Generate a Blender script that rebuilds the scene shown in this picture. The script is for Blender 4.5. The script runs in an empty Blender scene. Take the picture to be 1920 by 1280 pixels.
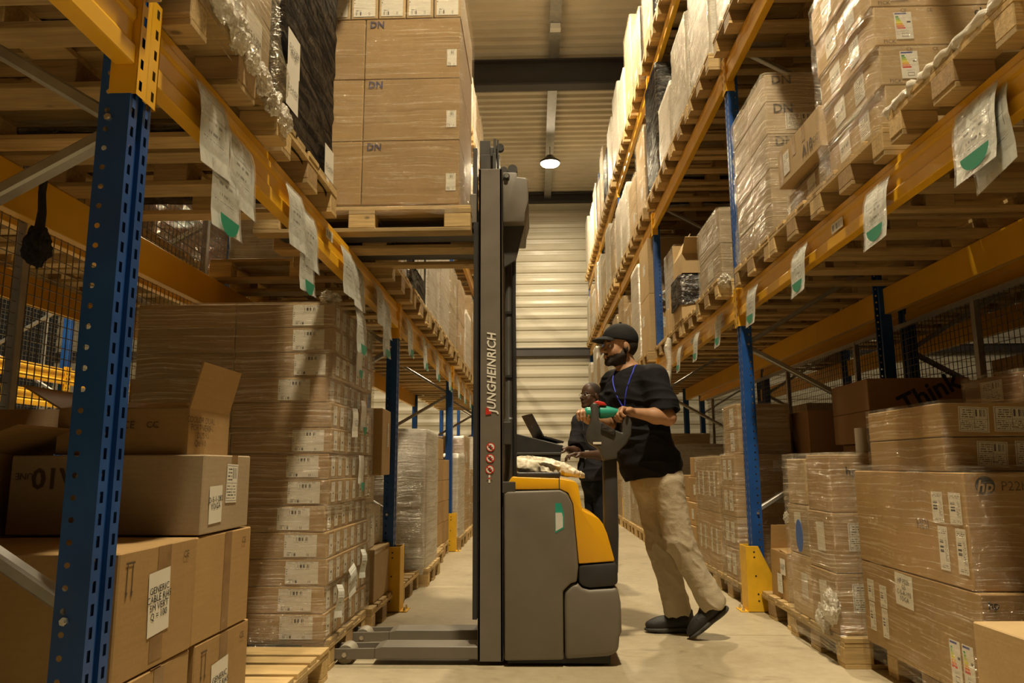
import bpy, bmesh, math, random
import numpy as np
from mathutils import Vector, Matrix, noise
from math import sin, cos, pi, radians, sqrt
random.seed(7)
SC = bpy.context.scene
COL = SC.collection
# ------------------------------------------------------------------ camera, world, exposure
FPX = 1410.0
PITCH, YAW, ROLL = radians(9.34), radians(1.72), radians(0.27)
cam_d = bpy.data.cameras.new('camera'); cam_d.sensor_width = 36.0
cam_d.lens = FPX / 1920.0 * 36.0
cam_d.clip_start, cam_d.clip_end = 0.05, 200
cam = bpy.data.objects.new('camera', cam_d); COL.objects.link(cam)
fw = Vector((-sin(YAW) * cos(PITCH), cos(YAW) * cos(PITCH), sin(PITCH)))
rt = Vector((cos(YAW), sin(YAW), 0)); upv = rt.cross(fw)
r2 = rt * cos(ROLL) - upv * sin(ROLL); u2 = rt * sin(ROLL) + upv * cos(ROLL)
m3 = Matrix((r2, u2, -fw)).transposed()
cam.matrix_world = Matrix.Translation((0, 0, 1.0)) @ m3.to_4x4()
SC.camera = cam
wd = bpy.data.worlds.new('hall'); SC.world = wd; wd.use_nodes = True
wd.node_tree.nodes['Background'].inputs[0].default_value = (1.0, 0.84, 0.58, 1)
wd.node_tree.nodes['Background'].inputs[1].default_value = 0.014
vs = SC.view_settings
vs.view_transform = 'Standard'; vs.look = 'None'; vs.gamma = 1.0; vs.use_curve_mapping = False
vs.exposure = -0.12
LAMP_W = 520.0
LAMP_COL = (1.0, 0.83, 0.55)
SC.cycles.max_bounces = 6; SC.cycles.transparent_max_bounces = 12
SC.cycles.diffuse_bounces = 4; SC.cycles.glossy_bounces = 3
SC.cycles.sample_clamp_indirect = 6.0
SC.cycles.caustics_reflective = False; SC.cycles.caustics_refractive = False

# ------------------------------------------------------------------ node helpers
def newmat(name):
    m = bpy.data.materials.new(name); m.use_nodes = True
    nt = m.node_tree; nt.nodes.clear()
    return m, nt
def nd(nt, t, **kw):
    n = nt.nodes.new(t)
    for k, v in kw.items():
        if k.startswith('_'): setattr(n, k[1:], v)
        else:
            key = k.replace('__', ' ')
            s = n.inputs[int(key[1:])] if key[0] == 'i' and key[1:].isdigit() else n.inputs[key]
            if isinstance(v, bpy.types.NodeSocket): nt.links.new(v, s)
            else: s.default_value = v
    return n
def mth(nt, op, a, b=0.0, c=0.0):
    n = nt.nodes.new('ShaderNodeMath'); n.operation = op
    for i, v in enumerate((a, b, c)):
        if isinstance(v, bpy.types.NodeSocket): nt.links.new(v, n.inputs[i])
        else: n.inputs[i].default_value = v
    return n.outputs[0]
def mixc(nt, f, a, b, blend='MIX'):
    n = nt.nodes.new('ShaderNodeMix'); n.data_type = 'RGBA'; n.blend_type = blend
    for i, v in ((0, f), (6, a), (7, b)):
        if isinstance(v, bpy.types.NodeSocket): nt.links.new(v, n.inputs[i])
        else: n.inputs[i].default_value = v if i == 0 else (*v[:3], 1)
    return n.outputs[2]
def out(nt, sh): nt.links.new(sh, nd(nt, 'ShaderNodeOutputMaterial').inputs[0])
def objco(nt, scale=(1, 1, 1), uv=False):
    tc = nd(nt, 'ShaderNodeTexCoord')
    mp = nd(nt, 'ShaderNodeMapping', Vector=tc.outputs['UV' if uv else 'Object'], Scale=scale)
    return mp.outputs[0]
def rnd_off(nt, vec, amt=20.0):
    oi = nd(nt, 'ShaderNodeObjectInfo')
    cx = nd(nt, 'ShaderNodeCombineXYZ', X=mth(nt, 'MULTIPLY', oi.outputs['Random'], amt), Y=mth(nt, 'MULTIPLY', oi.outputs['Random'], amt * 1.7))
    return nd(nt, 'ShaderNodeVectorMath', _operation='ADD', i0=vec, i1=cx.outputs[0]).outputs[0], oi.outputs['Random']
def noise_f(nt, vec, scale=5.0, detail=3.0, rough=0.55, dist=0.0):
    return nd(nt, 'ShaderNodeTexNoise', Vector=vec, Scale=scale, Detail=detail, Roughness=rough, Distortion=dist).outputs[0]
def ramp(nt, f, lo, hi):
    n = nd(nt, 'ShaderNodeMapRange', Value=f); n.inputs[1].default_value = lo; n.inputs[2].default_value = hi
    return n.outputs[0]
MT = {}
def paint(name, col, rough=0.45, metal=0.0, var=0.12, nscale=6.0, bump=0.0, stretch=(1, 1, 1), spec=0.5, objvar=0.0):
    m, nt = newmat(name)
    v, r = rnd_off(nt, objco(nt, stretch))
    f = noise_f(nt, v, nscale, 4.0)
    f = ramp(nt, f, 0.3, 0.7)
    c = mixc(nt, f, [x * (1 - var) for x in col], [min(1, x * (1 + var)) for x in col])
    if objvar:
        k = mth(nt, 'ADD', mth(nt, 'MULTIPLY', r, 2 * objvar), 1 - objvar)
        cc = nd(nt, 'ShaderNodeCombineXYZ', X=k, Y=k, Z=k)
        c = mixc(nt, 1.0, c, cc.outputs[0], 'MULTIPLY')
    rr = mth(nt, 'ADD', mth(nt, 'MULTIPLY', f, 0.12), rough - 0.06)
    p = nd(nt, 'ShaderNodeBsdfPrincipled', **{'Base__Color': c, 'Roughness': rr, 'Metallic': metal, 'Specular__IOR__Level': spec})
    if bump:
        f2 = noise_f(nt, v, nscale * 3, 4.0)
        b = nd(nt, 'ShaderNodeBump', Height=f2, Strength=bump, Distance=0.01)
        nt.links.new(b.outputs[0], p.inputs['Normal'])
    out(nt, p.outputs[0]); MT[name] = m
    return m
# cardboard: fine fibre speckle, faint flute lines, soft scuffs
def cardboard(name, col, objvar=0.12):
    m, nt = newmat(name)
    v, r = rnd_off(nt, objco(nt))
    v2, _ = rnd_off(nt, objco(nt, (3, 3, 60)))
    a = noise_f(nt, v, 3.0, 3.0); b = noise_f(nt, v, 90.0, 2.0); fl = noise_f(nt, v2, 2.0, 2.0)
    f = mth(nt, 'ADD', mth(nt, 'MULTIPLY', a, 0.5), mth(nt, 'ADD', mth(nt, 'MULTIPLY', b, 0.25), mth(nt, 'MULTIPLY', fl, 0.25)))
    f = ramp(nt, f, 0.32, 0.68)
    c = mixc(nt, f, [x * 0.84 for x in col], [x * 1.14 for x in col])
    k = mth(nt, 'ADD', mth(nt, 'MULTIPLY', r, 2 * objvar), 1 - objvar)
    cc = nd(nt, 'ShaderNodeCombineXYZ', X=k, Y=k, Z=k)
    c = mixc(nt, 1.0, c, cc.outputs[0], 'MULTIPLY')
    p = nd(nt, 'ShaderNodeBsdfPrincipled', **{'Base__Color': c, 'Roughness': 0.72, 'Specular__IOR__Level': 0.3})
    bp = nd(nt, 'ShaderNodeBump', Height=a, Strength=0.25, Distance=0.01)
    nt.links.new(bp.outputs[0], p.inputs['Normal'])
    out(nt, p.outputs[0]); MT[name] = m
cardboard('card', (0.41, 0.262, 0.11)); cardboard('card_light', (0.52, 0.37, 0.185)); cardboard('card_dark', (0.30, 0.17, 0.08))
cardboard('card_white', (0.72, 0.66, 0.55), 0.05); cardboard('card_grey', (0.40, 0.31, 0.20))
def wood(name, col):
    m, nt = newmat(name)
    v, r = rnd_off(nt, objco(nt, (1.5, 22, 22)))
    v2, _ = rnd_off(nt, objco(nt, (3, 5, 5)))
    g = noise_f(nt, v, 3.0, 5.0, 0.6, 0.6); k = noise_f(nt, v2, 1.6, 2.0)
    f = ramp(nt, mth(nt, 'ADD', mth(nt, 'MULTIPLY', g, 0.7), mth(nt, 'MULTIPLY', k, 0.3)), 0.33, 0.68)
    c = mixc(nt, f, [x * 0.62 for x in col], [x * 1.12 for x in col])
    vor = nd(nt, 'ShaderNodeTexVoronoi', Vector=v2, Scale=1.3)
    c = mixc(nt, ramp(nt, vor.outputs['Distance'], 0.09, 0.04), c, [x * 0.35 for x in col])
    kk = mth(nt, 'ADD', mth(nt, 'MULTIPLY', r, 0.5), 0.72)
    cc = nd(nt, 'ShaderNodeCombineXYZ', X=kk, Y=kk, Z=mth(nt, 'MULTIPLY', kk, 0.98))
    c = mixc(nt, 1.0, c, cc.outputs[0], 'MULTIPLY')
    p = nd(nt, 'ShaderNodeBsdfPrincipled', **{'Base__Color': c, 'Roughness': 0.7, 'Specular__IOR__Level': 0.3})
    bp = nd(nt, 'ShaderNodeBump', Height=g, Strength=0.3, Distance=0.004)
    nt.links.new(bp.outputs[0], p.inputs['Normal'])
    out(nt, p.outputs[0]); MT[name] = m
wood('wood', (0.58, 0.41, 0.19)); wood('chip_block', (0.42, 0.28, 0.14))
paint('blue_paint', (0.012, 0.075, 0.30), 0.38, 0, 0.18, 5)
paint('yellow_paint', (0.82, 0.45, 0.022), 0.34, 0, 0.07, 4)
paint('guard_yellow', (0.78, 0.46, 0.02), 0.5, 0, 0.12, 9, 0.1)
paint('galvanised', (0.42, 0.41, 0.38), 0.42, 0.7, 0.15, 14)
paint('steel_bolt', (0.65, 0.64, 0.60), 0.3, 0.9, 0.1, 20)
paint('truck_grey', (0.170, 0.150, 0.122), 0.46, 0, 0.08, 7, 0.05)
paint('truck_dark', (0.028, 0.027, 0.027), 0.5, 0, 0.12, 8)
paint('truck_mid', (0.065, 0.06, 0.053), 0.45, 0, 0.1, 8)
paint('truck_yellow', (0.86, 0.44, 0.008), 0.34, 0, 0.04, 3)
paint('tiller_grey', (0.060, 0.056, 0.050), 0.5, 0, 0.08, 10, 0.06)
paint('teal', (0.02, 0.33, 0.24), 0.42, 0, 0.08, 10)
paint('red', (0.60, 0.035, 0.02), 0.45, 0, 0.08, 10)
paint('black_rubber', (0.012, 0.012, 0.012), 0.55, 0, 0.2, 10, 0.1)
paint('white_print', (0.85, 0.82, 0.74), 0.5, 0, 0.03, 10)
paint('ink', (0.02, 0.018, 0.018), 0.6, 0, 0.1, 20)
paint('ink_blue', (0.05, 0.045, 0.12), 0.6, 0, 0.1, 20)
paint('print_brown', (0.10, 0.06, 0.03), 0.7, 0, 0.1, 20)
paint('paper', (0.80, 0.77, 0.68), 0.6, 0, 0.03, 8)
paint('tape', (0.30, 0.185, 0.085), 0.22, 0, 0.15, 10, 0.15)
paint('green_sticker', (0.012, 0.27, 0.16), 0.5, 0, 0.06, 6)
paint('wall_cream', (0.56, 0.515, 0.40), 0.34, 0, 0.05, 2)
paint('roof_cream', (0.62, 0.56, 0.44), 0.5, 0, 0.08, 1.5)
paint('steel_dark', (0.055, 0.05, 0.048), 0.55, 0.2, 0.12, 4)
paint('white_plastic', (0.80, 0.80, 0.76), 0.45, 0, 0.04, 6)
paint('cream_bag', (0.72, 0.64, 0.48), 0.42, 0, 0.07, 9, 0.3)
paint('white_sleeve', (0.70, 0.70, 0.66), 0.3, 0, 0.06, 9, 0.2)
paint('mesh_wire', (0.17, 0.15, 0.12), 0.45, 0.6, 0.1, 10)
paint('red_stripe', (0.45, 0.06, 0.05), 0.6, 0, 0.1, 9)
paint('blue_stripe', (0.04, 0.13, 0.45), 0.5, 0, 0.1, 9)
paint('grout', (0.10, 0.085, 0.06), 0.8, 0, 0.2, 6)
paint('black_mesh', (0.015, 0.014, 0.016), 0.8, 0, 0.2, 30, 0.3)
paint('strap_white', (0.75, 0.70, 0.58), 0.4, 0, 0.05, 9)
paint('roller_grey', (0.30, 0.27, 0.21), 0.5, 0, 0.15, 12)
paint('laptop', (0.05, 0.045, 0.045), 0.35, 0.3, 0.05, 9)
# concrete
def concrete():
    m, nt = newmat('concrete')
    tc = nd(nt, 'ShaderNodeNewGeometry').outputs['Position']
    a = noise_f(nt, tc, 0.9, 5.0, 0.6, 0.4); b = noise_f(nt, tc, 14.0, 5.0, 0.65); s = noise_f(nt, tc, 3.3, 4.0, 0.6, 1.2)
    f = ramp(nt, mth(nt, 'ADD', mth(nt, 'MULTIPLY', a, 0.6), mth(nt, 'MULTIPLY', b, 0.4)), 0.36, 0.64)
    c = mixc(nt, f, (0.37, 0.31, 0.20), (0.52, 0.45, 0.31))
    c = mixc(nt, mth(nt, 'MULTIPLY', ramp(nt, s, 0.60, 0.72), 0.55), c, (0.20, 0.16, 0.10))
    sp = nd(nt, 'ShaderNodeTexVoronoi', Vector=tc, Scale=26.0)
    c = mixc(nt, mth(nt, 'MULTIPLY', ramp(nt, sp.outputs['Distance'], 0.12, 0.06), 0.35), c, (0.16, 0.13, 0.09))
    rr = mth(nt, 'ADD', mth(nt, 'MULTIPLY', a, 0.3), 0.32)
    p = nd(nt, 'ShaderNodeBsdfPrincipled', **{'Base__Color': c, 'Roughness': rr, 'Specular__IOR__Level': 0.45})
    bp = nd(nt, 'ShaderNodeBump', Height=b, Strength=0.08, Distance=0.01)
    nt.links.new(bp.outputs[0], p.inputs['Normal'])
    out(nt, p.outputs[0]); MT['concrete'] = m
concrete()
# stretch film: transparent, pulled horizontal streaks catch the light; pale diffuse adds painted glints
def film(name, tint, haze, gloss, lo, hi, base_opac, rough=0.16, stretch=(1.6, 1.6, 95), bump=0.6):
    m, nt = newmat(name)
    v, r = rnd_off(nt, objco(nt, stretch))
    v2, _ = rnd_off(nt, objco(nt, (1, 1, 1)))
    warp = noise_f(nt, v2, 2.2, 2.0)
    vv = nd(nt, 'ShaderNodeVectorMath', _operation='ADD', i0=v, i1=nd(nt, 'ShaderNodeCombineXYZ', Z=mth(nt, 'MULTIPLY', warp, 5.0)).outputs[0]).outputs[0]
    s1 = noise_f(nt, vv, 1.0, 4.0, 0.6, 0.8); s2 = noise_f(nt, v2, 11.0, 4.0, 0.7, 1.5)
    st = ramp(nt, mth(nt, 'ADD', mth(nt, 'MULTIPLY', s1, 0.72), mth(nt, 'MULTIPLY', s2, 0.28)), lo, hi)
    dif = nd(nt, 'ShaderNodeBsdfDiffuse', Color=(*haze, 1))
    gl = nd(nt, 'ShaderNodeBsdfGlossy', Color=(0.95, 0.93, 0.88, 1), Roughness=rough)
    h = mth(nt, 'ADD', s1, mth(nt, 'MULTIPLY', s2, 1.1))
    bp = nd(nt, 'ShaderNodeBump', Height=h, Strength=bump, Distance=0.03)
    nt.links.new(bp.outputs[0], gl.inputs['Normal'])
    tr = nd(nt, 'ShaderNodeBsdfTransparent', Color=(*tint, 1))
    a = nd(nt, 'ShaderNodeMixShader', Fac=mth(nt, 'ADD', mth(nt, 'MULTIPLY', st, 0.42), base_opac), i1=tr.outputs[0], i2=dif.outputs[0])
    b = nd(nt, 'ShaderNodeMixShader', Fac=mth(nt, 'ADD', mth(nt, 'MULTIPLY', st, 0.24), gloss), i1=a.outputs[0], i2=gl.outputs[0])
    out(nt, b.outputs[0]); MT[name] = m
film('film_clear', (0.96, 0.95, 0.92), (0.72, 0.63, 0.45), 0.10, 0.49, 0.66, 0.045, 0.11, bump=0.8)
film('film_thin', (0.97, 0.96, 0.93), (0.72, 0.63, 0.45), 0.06, 0.52, 0.70, 0.025, 0.11, bump=0.8)
film('film_milky', (0.9, 0.9, 0.88), (0.80, 0.76, 0.66), 0.12, 0.40, 0.66, 0.32, 0.2)
film('film_black', (0.16, 0.16, 0.18), (0.010, 0.010, 0.012), 0.05, 0.44, 0.70, 0.80, 0.14, (3, 3, 26), 0.5)
film('sleeve', (0.92, 0.93, 0.92), (0.75, 0.75, 0.70), 0.10, 0.45, 0.7, 0.12, 0.15, (12, 12, 12))
# printed paper, by UV
def rect(nt, u, v, u0, u1, v0, v1):
    a = mth(nt, 'MULTIPLY', mth(nt, 'GREATER_THAN', u, u0), mth(nt, 'LESS_THAN', u, u1))
    b = mth(nt, 'MULTIPLY', mth(nt, 'GREATER_THAN', v, v0), mth(nt, 'LESS_THAN', v, v1))
    return mth(nt, 'MULTIPLY', a, b)
def bars(nt, u, v, R, n, seed, vert=False):
    w = nd(nt, 'ShaderNodeTexWhiteNoise', _noise_dimensions='1D', W=mth(nt, 'ADD', mth(nt, 'FLOOR', mth(nt, 'MULTIPLY', v if vert else u, n)), seed))
    return mth(nt, 'MULTIPLY', rect(nt, u, v, *R), mth(nt, 'GREATER_THAN', w.outputs[0], 0.45))
def textlines(nt, u, v, R, n, seed, cn=34.0):
    fr = mth(nt, 'FRACT', mth(nt, 'MULTIPLY', v, n))
    ln = mth(nt, 'MULTIPLY', mth(nt, 'GREATER_THAN', fr, 0.3), mth(nt, 'LESS_THAN', fr, 0.72))
    cx = nd(nt, 'ShaderNodeCombineXYZ', X=mth(nt, 'FLOOR', mth(nt, 'MULTIPLY', u, cn)), Y=mth(nt, 'ADD', mth(nt, 'FLOOR', mth(nt, 'MULTIPLY', v, n)), seed))
    w = nd(nt, 'ShaderNodeTexWhiteNoise', _noise_dimensions='2D', Vector=cx.outputs[0])
    return mth(nt, 'MULTIPLY', mth(nt, 'MULTIPLY', rect(nt, u, v, *R), ln), mth(nt, 'GREATER_THAN', w.outputs[0], 0.38))
def printed(name, specs, paper=(0.80, 0.77, 0.68), ink=(0.05, 0.05, 0.055), extra=None, rough=0.55):
    m, nt = newmat(name)
    sp = nd(nt, 'ShaderNodeSeparateXYZ', Vector=nd(nt, 'ShaderNodeTexCoord').outputs['UV'])
    u, v = sp.outputs[0], sp.outputs[1]
    tot = None
    for s in specs:
        if s[0] == 'bar': x = bars(nt, u, v, s[1], s[2], s[3])
        elif s[0] == 'vbar': x = bars(nt, u, v, s[1], s[2], s[3], True)
        elif s[0] == 'txt': x = textlines(nt, u, v, s[1], s[2], s[3], s[4] if len(s) > 4 else 34.0)
        elif s[0] == 'fill': x = rect(nt, u, v, *s[1])
        elif s[0] == 'frame':
            u0, u1, v0, v1 = s[1]; t = s[2]
            x = mth(nt, 'SUBTRACT', rect(nt, u, v, u0, u1, v0, v1), rect(nt, u, v, u0 + t, u1 - t, v0 + t, v1 - t))
        tot = x if tot is None else mth(nt, 'MAXIMUM', tot, x)
    c = mixc(nt, tot, paper, ink) if tot is not None else None
    if extra:
        for R, col in extra: c = mixc(nt, rect(nt, u, v, *R), c, col)
    p = nd(nt, 'ShaderNodeBsdfPrincipled', **{'Base__Color': c, 'Roughness': rough})
    out(nt, p.outputs[0]); MT[name] = m
printed('lab_ship', [('txt', (.06, .2, .9, .97), 14, 1), ('txt', (.3, .9, .9, .97), 14, 4), ('bar', (.28, .74, .72, .88), 60, 3), ('txt', (.28, .74, .64, .69), 18, 9),
                     ('bar', (.1, .37, .04, .16), 70, 8), ('txt', (.1, .35, .17, .22), 18, 3), ('bar', (.66, .76, .04, .15), 70, 5), ('txt', (.02, .06, .3, .7), 10, 6)])
printed('lab_form', [('frame', (.04, .96, .04, .96), .015), ('txt', (.08, .5, .55, .92), 11, 2), ('bar', (.56, .92, .62, .9), 50, 7), ('fill', (.04, .96, .5, .512)), ('txt', (.08, .9, .1, .45), 13, 5, 50.0), ('fill', (.52, .53, .04, .96))])
printed('lab_tall', [('txt', (.1, .9, .8, .96), 22, 2, 20.0), ('vbar', (.12, .5, .35, .72), 60, 5), ('txt', (.6, .9, .2, .75), 30, 4, 14.0), ('txt', (.1, .9, .04, .14), 24, 8, 20.0)])
printed('lab_side', [('txt', (.15, .85, .82, .95), 20, 3, 14.0), ('fill', (.4, .72, .38, .5)), ('txt', (.2, .6, .1, .3), 16, 7, 12.0)])
printed('lab_tag', [('frame', (.1, .9, .66, .88), .012), ('txt', (.42, .6, .68, .75), 14, 1, 22.0), ('txt', (.25, .75, .53, .62), 11, 3, 26.0), ('txt', (.28, .7, .42, .5), 12, 5, 26.0), ('txt', (.12, .88, .33, .40), 26, 6, 60.0), ('fill', (.86, .875, .5, .9))], (0.74, 0.75, 0.70), (0.2, 0.2, 0.2))
printed('lab_sticker', [('bar', (.08, .92, .2, .8), 60, 4)], (0.75, 0.72, 0.62))
printed('lab_energy', [('fill', (.70, .92, .60, .66)), ('frame', (.35, .72, .08, .22), .02), ('txt', (.3, .75, .27, .32), 30, 3)], (0.82, 0.80, 0.74), (0.08, 0.08, 0.1), None)
def energy():
    m = MT['lab_energy']; nt = m.node_tree
    p = [n for n in nt.nodes if n.type == 'BSDF_PRINCIPLED'][0]
    sp = [n for n in nt.nodes if n.type == 'SEPXYZ'][0]; u, v = sp.outputs[0], sp.outputs[1]
    c = p.inputs['Base Color'].links[0].from_socket
    cols = [(0.02, .3, .08), (.2, .45, .05), (.5, .6, .02), (.85, .75, .02), (.85, .45, .02), (.8, .2, .02), (.6, .03, .02)]
    for i, k in enumerate(cols):
        v1 = .86 - i * .07
        c = mixc(nt, rect(nt, u, v, .08, .26 + .055 * i, v1 - .06, v1), c, k)
    c = mixc(nt, rect(nt, u, v, .06, .72, .92, .97), c, (.03, .05, .3))
    nt.links.new(c, p.inputs['Base Color'])
energy()

# ------------------------------------------------------------------ mesh helpers
class MB:
    def __init__(s): s.v = []; s.f = []; s.uv = None
    def add(s, vs, fs):
        o = len(s.v); s.v += [tuple(p) for p in vs]; s.f += [tuple(i + o for i in q) for q in fs]; return s
    def box(s, x0, x1, y0, y1, z0, z1, mtx=None):
        if x0 > x1: x0, x1 = x1, x0
        if y0 > y1: y0, y1 = y1, y0
        if z0 > z1: z0, z1 = z1, z0
        vs = [Vector(p) for p in ((x0, y0, z0), (x1, y0, z0), (x1, y1, z0), (x0, y1, z0), (x0, y0, z1), (x1, y0, z1), (x1, y1, z1), (x0, y1, z1))]
        if mtx: vs = [mtx @ p for p in vs]
        return s.add(vs, [(0, 3, 2, 1), (4, 5, 6, 7), (0, 1, 5, 4), (1, 2, 6, 5), (2, 3, 7, 6), (3, 0, 4, 7)])
    def bar(s, a, b, w, h, up=(0, 0, 1)):
        a, b = Vector(a), Vector(b); d = (b - a); L = d.length; d.normalize()
        sd = d.cross(Vector(up)); sd = sd.normalized() if sd.length > 1e-5 else Vector((1, 0, 0)); u = sd.cross(d)
        m = Matrix((d, sd, u)).transposed().to_4x4(); m.translation = a
        return s.box(0, L, -w / 2, w / 2, -h / 2, h / 2, m)
    def tube(s, pts, r, n=8, cap=True):
        pts = [Vector(p) for p in pts]; rs = r if isinstance(r, (list, tuple)) else [r] * len(pts)
        o = len(s.v); u = None
        for i, p in enumerate(pts):
            d = (pts[min(i + 1, len(pts) - 1)] - pts[max(i - 1, 0)]).normalized()
            if u is None: u = d.orthogonal().normalized()
            u = (u - d * u.dot(d)).normalized(); w = d.cross(u)
            s.v += [tuple(p + (u * cos(2 * pi * k / n) + w * sin(2 * pi * k / n)) * rs[i]) for k in range(n)]
        for i in range(len(pts) - 1):
            for k in range(n):
                a = o + i * n + k; b = o + i * n + (k + 1) % n
                s.f.append((a, b, b + n, a + n))
        if cap:
            s.f.append(tuple(o + k for k in reversed(range(n)))); e = o + (len(pts) - 1) * n
            s.f.append(tuple(e + k for k in range(n)))
        return s
    def cyl(s, c, axis, r, h, n=16, r2=None):
        a = Vector(axis).normalized(); c = Vector(c)
        return s.tube([c, c + a * h], [r, r if r2 is None else r2], n)
    def prism(s, poly, axis, a0, a1):
        # poly: (p,q) points. axis 'y': p=x,q=z ; 'x': p=y,q=z ; 'z': p=x,q=y
        def P(p, q, a): return {'y': (p, a, q), 'x': (a, p, q), 'z': (p, q, a)}[axis]
        n = len(poly)
        vs = [P(p, q, a0) for p, q in poly] + [P(p, q, a1) for p, q in poly]
        fs = [tuple(range(n)), tuple(reversed(range(n, 2 * n)))] + [(i, i + n, (i + 1) % n + n, (i + 1) % n) for i in range(n)]
        return s.add(vs, fs)
    def mesh(s, name, mat=None, smooth=False, bevel=0.0, seg=2, fix=True, uv=None, angle=35):
        me = bpy.data.meshes.new(name); me.from_pydata(s.v, [], s.f)
        if fix or bevel:
            bm = bmesh.new(); bm.from_mesh(me)
            if fix: bmesh.ops.recalc_face_normals(bm, faces=bm.faces)
            if bevel:
                es = [e for e in bm.edges if len(e.link_faces) == 2 and e.calc_face_angle(0) > radians(angle)]
                bmesh.ops.bevel(bm, geom=es, offset=bevel, segments=seg, affect='EDGES', clamp_overlap=True, profile=0.5)
            bm.to_mesh(me); bm.free()
        if mat: me.materials.append(MT[mat] if isinstance(mat, str) else mat)
        if smooth: me.shade_smooth()
        if smooth == 'auto':
            me.set_sharp_from_angle(angle=radians(38))
        me.update(); return me
    def build(s, name, mat, parent=None, **kw): return link(name, s.mesh(name, mat, **kw), parent)
def link(name, me, parent=None, mtx=None):
    o = bpy.data.objects.new(name, me); COL.objects.link(o)
    if parent: o.parent = parent
    if mtx is not None: o.matrix_local = mtx
    return o
def tag(o, label=None, cat=None, group=None, kind=None):
    if label: o['label'] = label
    if cat: o['category'] = cat
    if group: o['group'] = group
    if kind: o['kind'] = kind
    return o
def thing(name, label, cat, loc=(0, 0, 0), rz=0.0, group=None):
    o = bpy.data.objects.new(name, None); COL.objects.link(o); o.empty_display_size = 0.1
    o.location = loc; o.rotation_euler = (0, 0, rz)
    return tag(o, label, cat, group)
def T(x, y, z): return Matrix.Translation((x, y, z))
_bc = {}
def boxmesh(dx, dy, dz, mat, bev=0.004):
    """box centred in x,y with its base at z=0"""
    k = (round(dx, 3), round(dy, 3), round(dz, 3), mat, bev)
    if k not in _bc: _bc[k] = MB().box(-dx / 2, dx / 2, -dy / 2, dy / 2, 0, dz).mesh('box', mat, bevel=bev, seg=1)
    return _bc[k]
_qc = {}
def quadmesh(w, h, mat, curl=0.0):
    k = (round(w, 3), round(h, 3), mat, curl)
    if k not in _qc:
        me = bpy.data.meshes.new('sheet'); n = 1 if not curl else 5
        vs = []; fs = []; uvs = []
        for i in range(n + 1):
            t = i / n
            z = curl * sin(t * 4.2) * (1 - t) if curl else 0
            vs += [(-w / 2, h / 2 - t * h, z), (w / 2, h / 2 - t * h, z + (curl * .5 * t if curl else 0))]
        for i in range(n):
            fs.append((2 * i, 2 * i + 2, 2 * i + 3, 2 * i + 1))
            uvs += [(0, 1 - i / n), (0, 1 - (i + 1) / n), (1, 1 - (i + 1) / n), (1, 1 - i / n)]
        me.from_pydata(vs, [], fs); l = me.uv_layers.new()
        for i, q in enumerate(uvs): l.data[i].uv = q
        me.materials.append(MT[mat]); me.update(); _qc[k] = me
    return _qc[k]
FACES = {'-y': ((1, 0, 0), (0, 0, 1), (0, -1, 0)), '+y': ((-1, 0, 0), (0, 0, 1), (0, 1, 0)), '+x': ((0, 1, 0), (0, 0, 1), (1, 0, 0)),
         '-x': ((0, -1, 0), (0, 0, 1), (-1, 0, 0)), '+z': ((1, 0, 0), (0, 1, 0), (0, 0, 1))}
def face_m(face, dims, u, v, off=0.002, rot=0.0):
    """matrix on a face of a base-centred box; u,v in metres from the face centre"""
    r, up, n = [Vector(q) for q in FACES[face]]
    d = Vector(dims); c = Vector((0, 0, d.z / 2))
    half = abs(n.x) * d.x / 2 + abs(n.y) * d.y / 2 + abs(n.z) * d.z / 2
    o = c + n * (half + off) + r * u + up * v
    m = Matrix((r, up, n)).transposed().to_4x4(); m.translation = o
    return m @ Matrix.Rotation(rot, 4, 'Z')
# text meshes (one depsgraph pass)
_tx = {}
def prep_texts(lst):
    obs = []
    for s in lst:
        cu = bpy.data.curves.new('t', 'FONT'); cu.body = s; cu.size = 1.0; cu.align_x = 'CENTER'; cu.align_y = 'CENTER'
        cu.resolution_u = 2; cu.space_line = 0.85; cu.offset = 0.022 if s in ('JUNGHEINRICH', 'DN', 'Think', 'hp', 'elo', 'A10') else 0.0
        o = bpy.data.objects.new('t', cu); COL.objects.link(o); obs.append((s, o, cu))
    dg = bpy.context.evaluated_depsgraph_get()
    for s, o, cu in obs:
        _tx[s] = bpy.data.meshes.new_from_object(o.evaluated_get(dg))
    for s, o, cu in obs:
        bpy.data.objects.remove(o); bpy.data.curves.remove(cu)
_tm = {}
def text(parent, s, size, mtx, mat='ink', name='lettering', shear=0.0, sx=1.0, bold=0.0):
    k = (s, mat)
    if k not in _tm:
        me = _tx[s].copy(); me.materials.clear(); me.materials.append(MT[mat]); _tm[k] = me
    m = Matrix.Diagonal((size * sx, size, size, 1))
    if shear:
        me = _tm[k].copy(); me.transform(Matrix(((1, shear, 0, 0), (0, 1, 0, 0), (0, 0, 1, 0), (0, 0, 0, 1))) @ m)
        return link(name, me, parent, mtx)
    return link(name, _tm[k], parent, mtx @ m)
TX = ['JUNGHEINRICH', 'UM', 'PROJET_BAU', 'D-5-1-282\nYOGA', 'GENERIC\nCABLE RJ45\n5M VERT\nQ = 100', 'HP P22h\nG5\nC-5-A-193\nYOGA', 'A10', 'Think', 'hp', 'P22h G5', 'elo',
      'D-5-2-30A\nPROJET', 'DN', 'CC', 'B', 'COOLOR DUAL\nPORT VERS\nDUS\nQté 10', 'Generic - CABLE\nOVERPORT VERS\nUSB-C 1m', 'CE', 'CN-XHE\nWMPW', 'C-5-A-21\nYOGA', 'Q = 65', 'D-5-4-02A', 'D', 'PROJET BAU\nD-5-3-002', 'HDI', 'PICK', 'UNE', 'B-5-2-103', '11', 'FRAGILE']
prep_texts(TX)
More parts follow.
